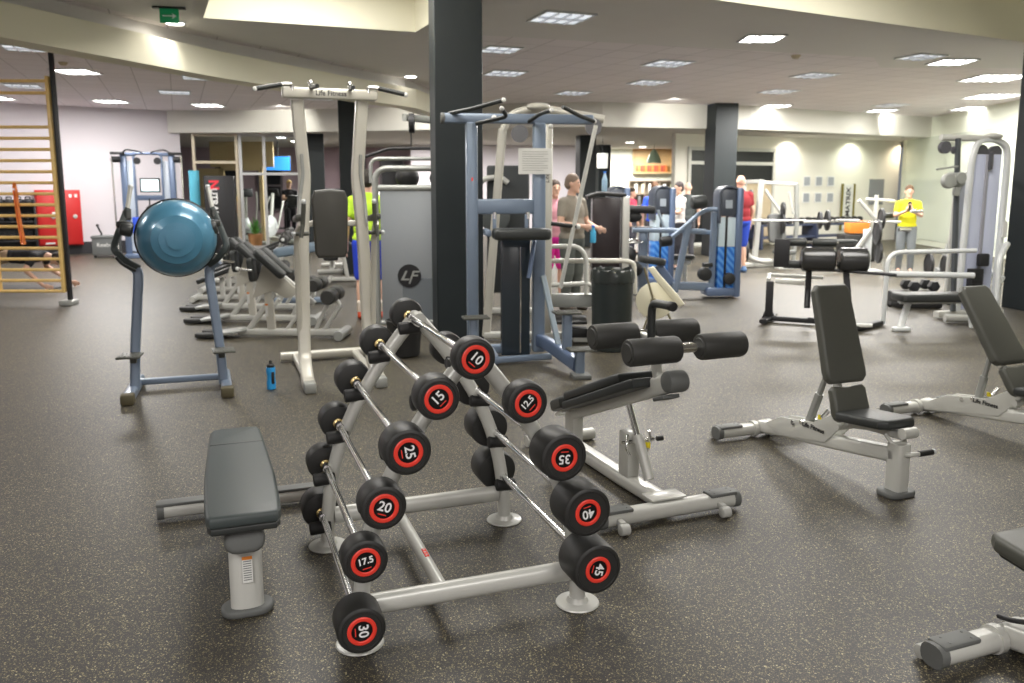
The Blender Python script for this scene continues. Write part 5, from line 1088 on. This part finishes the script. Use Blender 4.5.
s = MB(); s.tube([(.45, 0, 1.72), (.50, 0, .9), (.45, 0, .05)], prof_r(.08, .08, .02), up=(0, 1, 0)); s.build('right_upright', grey_frame, pr_)
s = MB(); s.bar((-.30, 0, 1.74), (.45, 0, 1.70), prof_r(.07, .07, .02)); s.bar((-.30, 0, 1.76), (-.30, .9, 1.76), prof_r(.08, .08, .02)); s.build('top_beam', silver, pr_)
s = MB(); s.bar((-.22, 0, 1.60), (.16, 0, 1.10), prof_r(.06, .06, .015), up=(0, 1, 0)); s.bar((.30, 0, 1.55), (.42, 0, 1.10), prof_r(.05, .05, .015), up=(0, 1, 0)); s.bar((-.0, -.1, .72), (.20, -.1, .42), prof_r(.07, .06, .015), up=(0, 1, 0)); s.build('brace', silver, pr_)
s = MB(); s.tube(fil([(-.75, -.3, .55), (-.66, -.3, .25), (-.40, -.3, .15), (.05, -.3, .15)], .15, 6), .055); s.bar((-.9, 0, .05), (.7, 0, .05), prof_r(.09, .09, .02)); s.build('base', silver, pr_)
s = MB(); s.prism(rrect(.42, .35, .1), .09, .03, o=(.08, -.4, .30)); s.build('seat', grey_cap, pr_); s = MB(); s.box((.08, -.4, .15), (.13, .12, .30), .02); s.box((.08, -.4, .02), (.3, .25, .04), .01); s.build('seat_post', silver, pr_)
s = MB(); s.prism(rrect(.36, .60, .08), .10, .03, M=Matrix.Rotation(R(75), 3, 'X'), o=(.0, -.1, .80)); s.build('back_pad', grey_cap, pr_)
for x, z, l_ in ((4.78, .36, 'black weight plate low on the left of the silver press rack'), (4.83, 1.38, 'black weight plate high behind the person in red'), (5.50, .92, 'black weight plate on the inner side of the press rack'), (4.80, .95, 'black weight plate at mid height left of the press rack'), (5.5, 1.2, 'small black plate on the press rack brace')):
    plate(l_, (x, 16.75, z), -5, .22 if 'small' not in l_ else .15)
def barbell_long(label, loc, deg, L=2.2, shine=None):
    t = thing('olympic_barbell', label, 'barbell', loc, deg); s = MB(); s.lathe([(.014, -L / 2 + .4), (.014, L / 2 - .4)], d=(1, 0, 0), n=12); s.build('bar', chrome, t)
    for q in (-1, 1): s = MB(); s.lathe([(0, L / 2 - .42), (.032, L / 2 - .42), (.032, L / 2 - .40), (.025, L / 2 - .40), (.025, L / 2), (0, L / 2)], d=(q, 0, 0), n=14); s.build('sleeve', silver, t)
    return t
ob2 = thing('olympic_bench', 'olympic bench press station with V-shaped silver legs and racked bar', 'bench', (6.95, 15.9, 0), 0)
s = MB(); s.bar((-.55, 0, .05), (.0, 0, .85), prof_r(.08, .07, .02), up=(0, 1, 0)); s.bar((.34, 0, .05), (.03, 0, .85), prof_r(.08, .07, .02), up=(0, 1, 0)); s.build('v_leg', silver, ob2)
s = MB(); s.box((-.05, .05, .42), (.15, .12, .84), .02); s.box((-.05, 0, .03), (.5, .4, .06), .015); s.build('post', white_paint, ob2)
s = MB(); s.bar((.10, 0, 1.0), (-.28, 0, 1.40), prof_r(.07, .07, .02), up=(0, 1, 0)); s.bar((.10, .1, .85), (.10, .1, 1.5), prof_r(.07, .07, .02), up=(0, 1, 0)); s.bar((-.1, .1, 1.42), (.45, .1, 1.38), prof_r(.06, .06, .015)); s.build('rack_arm', silver, ob2)
s = MB(); s.prism(rrect(.6, .3, .08), .08, .03, o=(-.5, .2, .55)); s.prism(rrect(.35, .3, .08), .1, .03, o=(.30, .2, 1.05)); s.build('pad', vinyl, ob2)
barbell_long('long olympic barbell racked across in front of the silver press rack', (5.75, 16.2, 1.00), 2, 2.2)
barbell_long('second long olympic barbell racked beside the person in yellow', (6.42, 15.55, 1.0), -2, 1.8)
for x, y, z, r_, l_ in ((6.93, 15.6, .80, .24, 'large black plate on the bench press bar, nearest of its pair'), (7.0, 15.62, 1.05, .20, 'black plate behind the large one on the bench press bar'), (6.98, 15.6, .42, .21, 'black plate stored low on the bench press post'), (7.75, 15.2, .22, .22, 'black plate standing on the floor before the person in yellow'), (8.05, 15.2, .20, .20, 'black plate standing on the floor beside the mirror wall'), (6.2, 16.2, 1.0, .20, 'black plate on the long bar below the six posters'), (6.05, 16.2, 1.0, .17, 'thin black plate left of the one below the posters')):
    plate(l_, (x, y, z), -8, r_)
for x, z, l_ in ((7.35, .86, 'upper'), (7.4, .44, 'lower'), (7.55, 1.2, 'topmost')):
    s = MB(); s.cyl((-.12, 0, 0), (.12, 0, 0), .03, n=14); o = s.build('storage_peg', chrome); o.location = (x, 15.4, z); tag(o, '%s chrome storage peg sticking out beside the bench press plates' % l_, 'peg'); o.rotation_euler = (0, 0, R(10))
    
# racks, low shelves and kit along the back wall
dr_ = thing('dumbbell_rack', 'low dark dumbbell rack along the white back wall', 'rack', (8.3, 22.9, 0), BWA)
s = MB(); s.box((0, 0, .30), (4.2, .5, .05), .01); s.box((0, .05, .62), (4.2, .45, .05), .01)
for q in (-2, 0, 2): s.box((q, 0, .33), (.08, .55, .66), .01)
s.build('frame', mat('rack_navy', (.03, .04, .08), .5), dr_)
def dumbbell(label, loc, deg, r=.09, L=.30):
    t = thing('dumbbell', label, 'dumbbell', loc, deg, 'dumbbells on the low rack'); s = MB(); s.lathe([(.015, -L / 2), (.015, L / 2)], d=(0, 1, 0), n=8); s.build('handle', chrome, t)
    for q in (-1, 1): s = MB(); s.lathe([(0, L / 2 - .10), (r * .9, L / 2 - .10), (r, L / 2 - .09), (r, L / 2 - .01), (r * .9, L / 2), (0, L / 2)], d=(0, q, 0), n=16); s.build('head', rubber, t)
    return t
dz = None
for k in range(9):
    u = -1.8 + k * .45; c_, s_ = math.cos(R(BWA)), math.sin(R(BWA)); p_ = (8.3 + c_ * u, 22.9 + s_ * u, .645 + .09)
    l_ = 'black round dumbbell, %s from the left on the low back-wall rack' % ORD[k]
    dz = dumbbell(l_, p_, BWA) if dz is None else (dup(dz, p_, BWA, l_) and dz)
og = MB(); og.box((0, 0, .14), (.45, .35, .28), .03); o = og.build('orange_crate', mat('orange_plastic', (.85, .28, .04), .5)); x, y = onwall(6.0, .9); o.location = (x - .55, y - .3, .0); tag(o, 'orange plastic crate in front of the low rack under the upright banner', 'crate')
o.location = (7.75, 18.5, .62); ogs = MB(); ogs.box((0, 0, .30), (.7, .5, .6), .03); o2 = ogs.build('plyo_box', rubber); o2.location = (7.75, 18.5, 0); tag(o2, 'black plyometric box under the orange crate', 'box')
o['label'] = 'orange plastic crate resting on the black plyometric box'
# things on the back wall
def wall_item(name, label, cat, u, z, wd, h, m_, grp=None, d=.03):
    s = MB(); wallbox(s, u, z, wd, h, d, .005); return tag(s.build(name, m_, smooth=0), label, cat, grp)
pg = mat('poster_grey', (.36, .38, .42), .6); pw = mat('poster_frame', (.8, .8, .78), .6)
def u_at(px, off=0):
    """distance along the back wall whose bearing from the camera station is tan = (px-512)/827"""
    t_ = (px - 512) / 829.; return (t_ * BW0.y - BW0.x) / (bwd.x - t_ * bwd.y)
names = ['left', 'middle', 'right']
for i, px in enumerate((806, 818, 830)):
    for j, (z, r_) in enumerate(((1.82, 'upper'), (1.34, 'lower'))):
        t = wall_item('poster', 'grey instruction poster, %s one in the %s row on the back wall' % (names[i], r_), 'poster', u_at(px), z, .28, .30, pw, 'six grey posters', .02)
        s = MB(); wallbox(s, u_at(px), z, .22, .24, .006, .027); s.build('print', pg, t, smooth=0)
wall_item('notice_board', 'grey rectangular board on the back wall left of the person in yellow', 'board', u_at(876), 1.50, .62, .78, mat('board_grey', (.25, .26, .28), .5))
bn_ = wall_item('upright_banner', 'white upright banner with dark vertical lettering and yellow-black edges', 'banner', u_at(847), 1.05, .42, 1.35, label_white, None, .06)
s = MB()
for q in (-.25, .25): wallbox(s, u_at(847) + q, 1.05, .07, 1.4, .03, .05)
s.build('edge_strip', mat('mustard_edge', (.20, .17, .02), .5), bn_)
x, y = onwall(u_at(847), .075); s = MB(); s.text('MATRIX', .24, Matrix.Rotation(R(BWA), 3, 'Z') @ XM @ Matrix.Rotation(R(90), 3, 'Z'), (x, y, 1.2), .002, .005); s.build('lettering', blackpaint, bn_)
mr = MB(); mr.box((11.72, 22.2, 1.6), (.02, 6.2, 2.9), rot=(0, 0, R(-4.6))); o = structure(mr.build('window_30', mat('mirror_green', (.74, .80, .70), .12, .2), smooth=0))
# rower / stair machine silhouettes near the mirror
st_ = thing('stair_machine', 'grey curved stepper near the green-tinted mirror wall', 'exercise machine', (8.55, 15.6, 0), -20)
s = MB(); s.tube(fil([(-.3, 0, .1), (-.1, 0, .9), (.15, 0, 1.35), (.45, 0, 1.45)], .2, 6), prof_r(.16, .10, .03), up=(0, 1, 0)); s.build('arch', grey_frame, st_)
s = MB(); s.tube(fil([(-.1, -.1, 1.3), (.1, -.1, 1.55), (.3, -.1, 1.5)], .1), .025); s.box((.2, 0, .4), (.5, .4, .7), .08); s.bar((-.4, 0, .05), (.6, 0, .05), prof_r(.4, .1, .03)); s.build('body', mat('grey_shell', (.28, .29, .30), .4), st_)

# ================================================================= ROMAN CHAIR (black, glossy rolls)
rm = thing('glute_ham_bench', 'black glute-ham bench with big glossy rolls behind the upright adjustable bench', 'bench', (3.56, 9.85, 0), -18)
gl = mat('glossy_black_vinyl', (.03, .03, .03), .22)
s = MB(); s.bar((-.42, .02, .05), (.10, -.05, .05), prof_r(.08, .06, .015)); s.bar((-.48, -.25, .045), (-.36, .32, .045), prof_r(.09, .05, .015)); s.build('rear_base', blackpaint, rm)
s = MB(); s.bar((.05, -.04, .06), (.62, -.30, .05), prof_r(.09, .07, .015)); s.bar((.40, -.62, .04), (.85, .12, .04), prof_r(.10, .06, .015)); s.build('front_base', blackpaint, rm)
s = MB(); s.bar((.30, -.42, .075), (.72, -.36, .075), prof_r(.05, .04, .01)); s.build('skid', silver, rm)
s = MB(); s.box((-.42, .03, .28), (.09, .10, .46), .012); s.prism([(-.50, .05), (-.34, .05), (-.39, .18), (-.45, .18)], .05, .005, M=XM, o=(0, .05, 0)); s.bar((.02, 0, .2), (.02, 0, .75), prof_r(.07, .07, .015), up=(0, 1, 0)); s.bar((.50, -.2, .08), (.42, -.1, .72), prof_r(.07, .07, .015), up=(0, 1, 0)); s.build('upright', blackpaint, rm)
s = MB(); s.bar((-.36, 0, .52), (-.02, 0, .50), prof_r(.06, .06, .015)); s.bar((-.46, .3, .56), (.2, .3, .54), prof_r(.05, .04, .01)); s.bar((-.44, .0, .52), (-.44, .3, .56), prof_r(.05, .05, .01)); s.build('cross_rail', silver, rm)
s = MB(); s.box((-.30, -.05, .86), (.18, .03, .34), .01); s.build('foot_plate', blackpaint, rm)
for x0, x1 in ((-.08, .30), (.34, .66)):
    s = MB(); n = 24
    s.lathe([(0, 0), (.12, 0), (.145, .02), (.148, .04), (.148, x1 - x0 - .04), (.145, x1 - x0 - .02), (.12, x1 - x0), (0, x1 - x0)], (x0, -.12 , .80), (1, .12, 0), 32); s.build('thigh_roll', gl, rm)
for x0, z in ((-.28, .99), (-.28, .72)):
    s = MB(); s.cyl((x0, .05, z), (x0 + .26, .05, z), .05, n=18, bev=.015); s.cyl((x0 + .32, .05, z), (x0 + .60, .05, z), .05, n=18, bev=.015); s.build('ankle_roller', vinyl, rm)
s = MB(); s.cyl((-.34, .05, .99), (.34, .05, .99), .02, n=10); s.cyl((-.34, .05, .72), (.34, .05, .72), .02, n=10); s.ball((-.30, .05, .72), .03, 10); s.build('axle', chrome, rm)
s = MB(); s.bar((.2, -.1, .68), (.95, -.30, .66), .018); s.bar((.02, 0, .45), (.0, -.3, .25), .012); s.build('handle', blackpaint, rm)

# ================================================================= BENCH + LOW FRAME, RIGHT CABLE MACHINE
pb = thing('padded_bench', 'low black padded bench with silver tube frame by the right cable machine', 'bench', (4.5, 9.45, 0), 2)
s = MB(); s.prism(rrect(1.0, .34, .05), .09, .025, o=(.47, .0, .34)); s.build('pad', vinyl, pb)
s = MB(); s.bar((.12, 0, .35), (.0, -.08, .04), prof_r(.07, .05, .012), up=(0, 1, 0)); s.box((.0, -.10, .025), (.20, .08, .045), .012); s.bar((0, 0, .33), (.95, 0, .33), prof_r(.06, .05, .01)); s.bar((.85, 0, .33), (.9, 0, .02), prof_r(.06, .05, .01), up=(0, 1, 0)); s.build('leg_frame', white_paint, pb)
s = MB(); s.ball((-.10, 0, .30), .035, 12); s.cyl((-.10, 0, .30), (.05, 0, .30), .02, n=10); s.build('knob', rubber, pb)
s = MB(); s.tube(fil([(-.02, .30, .02), (-.01, .30, .88), (1.05, .30, .90)], .16, 7), .027); s.bar((.0, .30, .62), (1.05, .30, .60), prof_e(.028, .036)); s.build('tube_frame', white_paint, pb)
for k, (x, y) in enumerate(((5.52, 11.3), (5.80, 11.32))):
    t = thing('hex_dumbbell', '%s black dumbbell on the step beyond the padded bench' % ['left', 'right'][k], 'dumbbell', (x, y, .42), 90); s = MB()
    for q in (-1, 1): s.cyl((q * .07, 0, 0), (q * .16, 0, 0), .075, n=6, bev=.01)
    s.build('head', rubber, t); s = MB(); s.cyl((-.1, 0, 0), (.1, 0, 0), .016, n=10); s.build('handle', chrome, t)
    t.location = (x, y, .30)
db = MB(); db.box((5.60, 11.30, .11), (.62, .36, .22), .03); tag(db.build('aerobic_step', rubber), 'black step platform under the two black dumbbells', 'step platform')
cr = thing('cable_crossover', 'tall silver cable machine with pale weight covers at the right edge', 'gym machine', (5.85, 10.35, 0), 12)
s = MB(); s.tube(fil([(-.20, 0, .02), (-.16, 0, 2.0), (-.10, 0, 2.22), (.16, 0, 2.24), (.34, 0, 2.15), (.36, 0, 1.9), (.34, 0, .02)], .12, 6), prof_r(.07, .07, .02), up=(0, 1, 0)); s.build('arch_frame', white_paint, cr)
s = MB(); s.bar((-.62, 0, 2.25), (.2, 0, 2.24), prof_e(.035, .04)); s.ball((.12, 0, 2.27), .12, 16, (1, .8, .35)); s.bar((-.5, 0, .06), (.45, 0, .06), prof_r(.1, .08, .02)); s.build('top_arm', silver, cr)
for x, w_ in ((-.04, .20), (.19, .20)):
    s = MB(); s.box((x, .04, 1.08), (w_, .05, 1.95), .01); s.build('weight_cover', mat('pale_cover_lilac', (.58, .62, .78), .25), cr)
s = MB(); s.box((.08, .02, 1.10), (.05, .04, 1.9), .01); s.build('centre_strip', mat('strip_grey', (.32, .32, .36), .4), cr)
s = MB(); s.box((.0, -.03, .40), (.17, .10, .46), .01)
for k in range(9): s.box((.0, -.083, .22 + k * .045), (.16, .01, .006))
s.build('weight_stack', rubber, cr)
s = MB(); s.box((.08, -.05, .74), (.14, .08, .16), .02); s.build('selector', rubber, cr)
s = MB(); s.cyl((-.56, -.03, 2.13), (-.56, .03, 2.13), .075, n=18); s.cyl((-.40, -.03, 2.10), (-.40, .03, 2.10), .05, n=14); s.cyl((.0, .02, 2.08), (.0, .07, 2.08), .09, n=20); s.cyl((.20, .02, 2.07), (.20, .07, 2.07), .09, n=20); s.box((.1, -.02, 1.97), (.05, .05, .22), .02); s.build('pulley', mat('pulley_dark', (.09, .09, .10), .4), cr)
s = MB(); s.bar((-.42, -.05, 2.24), (-.30, -.05, .10), prof_r(.055, .055, .012), up=(0, 1, 0)); s.build('slide_rail', mat('rail_dark', (.10, .11, .12), .35, .4), cr)
s = MB(); s.box((-.48, -.12, 1.74), (.26, .10, .17), .04); s.cyl((-.60, -.12, 1.72), (-.60, -.2, 1.72), .09, n=18, bev=.015); s.cyl((-.45, -.16, 1.76), (-.45, -.2, 1.76), .07, n=16); s.bar((-.75, -.12, 1.86), (-.45, -.12, 1.90), .012); s.box((-.45, -.12, 1.60), (.08, .06, .12), .02); s.build('carriage', grey_frame, cr)
s = MB(); s.tube(fil([(.06, -.35, .10), (.04, -.35, .78), (.28, -.20, .95)], .12, 6), .035); s.bar((.05, -.35, .45), (.30, -.15, .52), .03); s.bar((.30, -.1, .05), (.30, -.1, .95), .03); s.build('seat_rail', white_paint, cr)
s = MB(); s.box((.36, -.05, 1.12), (.06, .02, .20)); s.build('label_plate', label_white, cr)
s = MB(); s.tube([(-.62, -.30, .06), (-.25, -.42, .06)], prof_r(.09, .09, .03)); s.build('front_foot', silver, cr)
c2 = thing('cable_tower', 'shorter silver cable tower behind the right cable machine', 'gym machine', (6.62, 11.7, 0), 10)
s = MB(); s.tube(fil([(-.42, 0, .02), (-.38, 0, 1.65), (-.25, 0, 1.85), (.2, 0, 1.9)], .12, 6), prof_r(.07, .07, .02), up=(0, 1, 0)); s.bar((-.5, 0, .06), (.3, 0, .06), prof_r(.3, .1, .02)); s.build('frame', silver, c2)
s = MB(); s.box((-.18, .03, .92), (.34, .05, 1.6), .01); s.build('weight_cover', mat('pale_cover_grey', (.50, .53, .60), .3), c2)
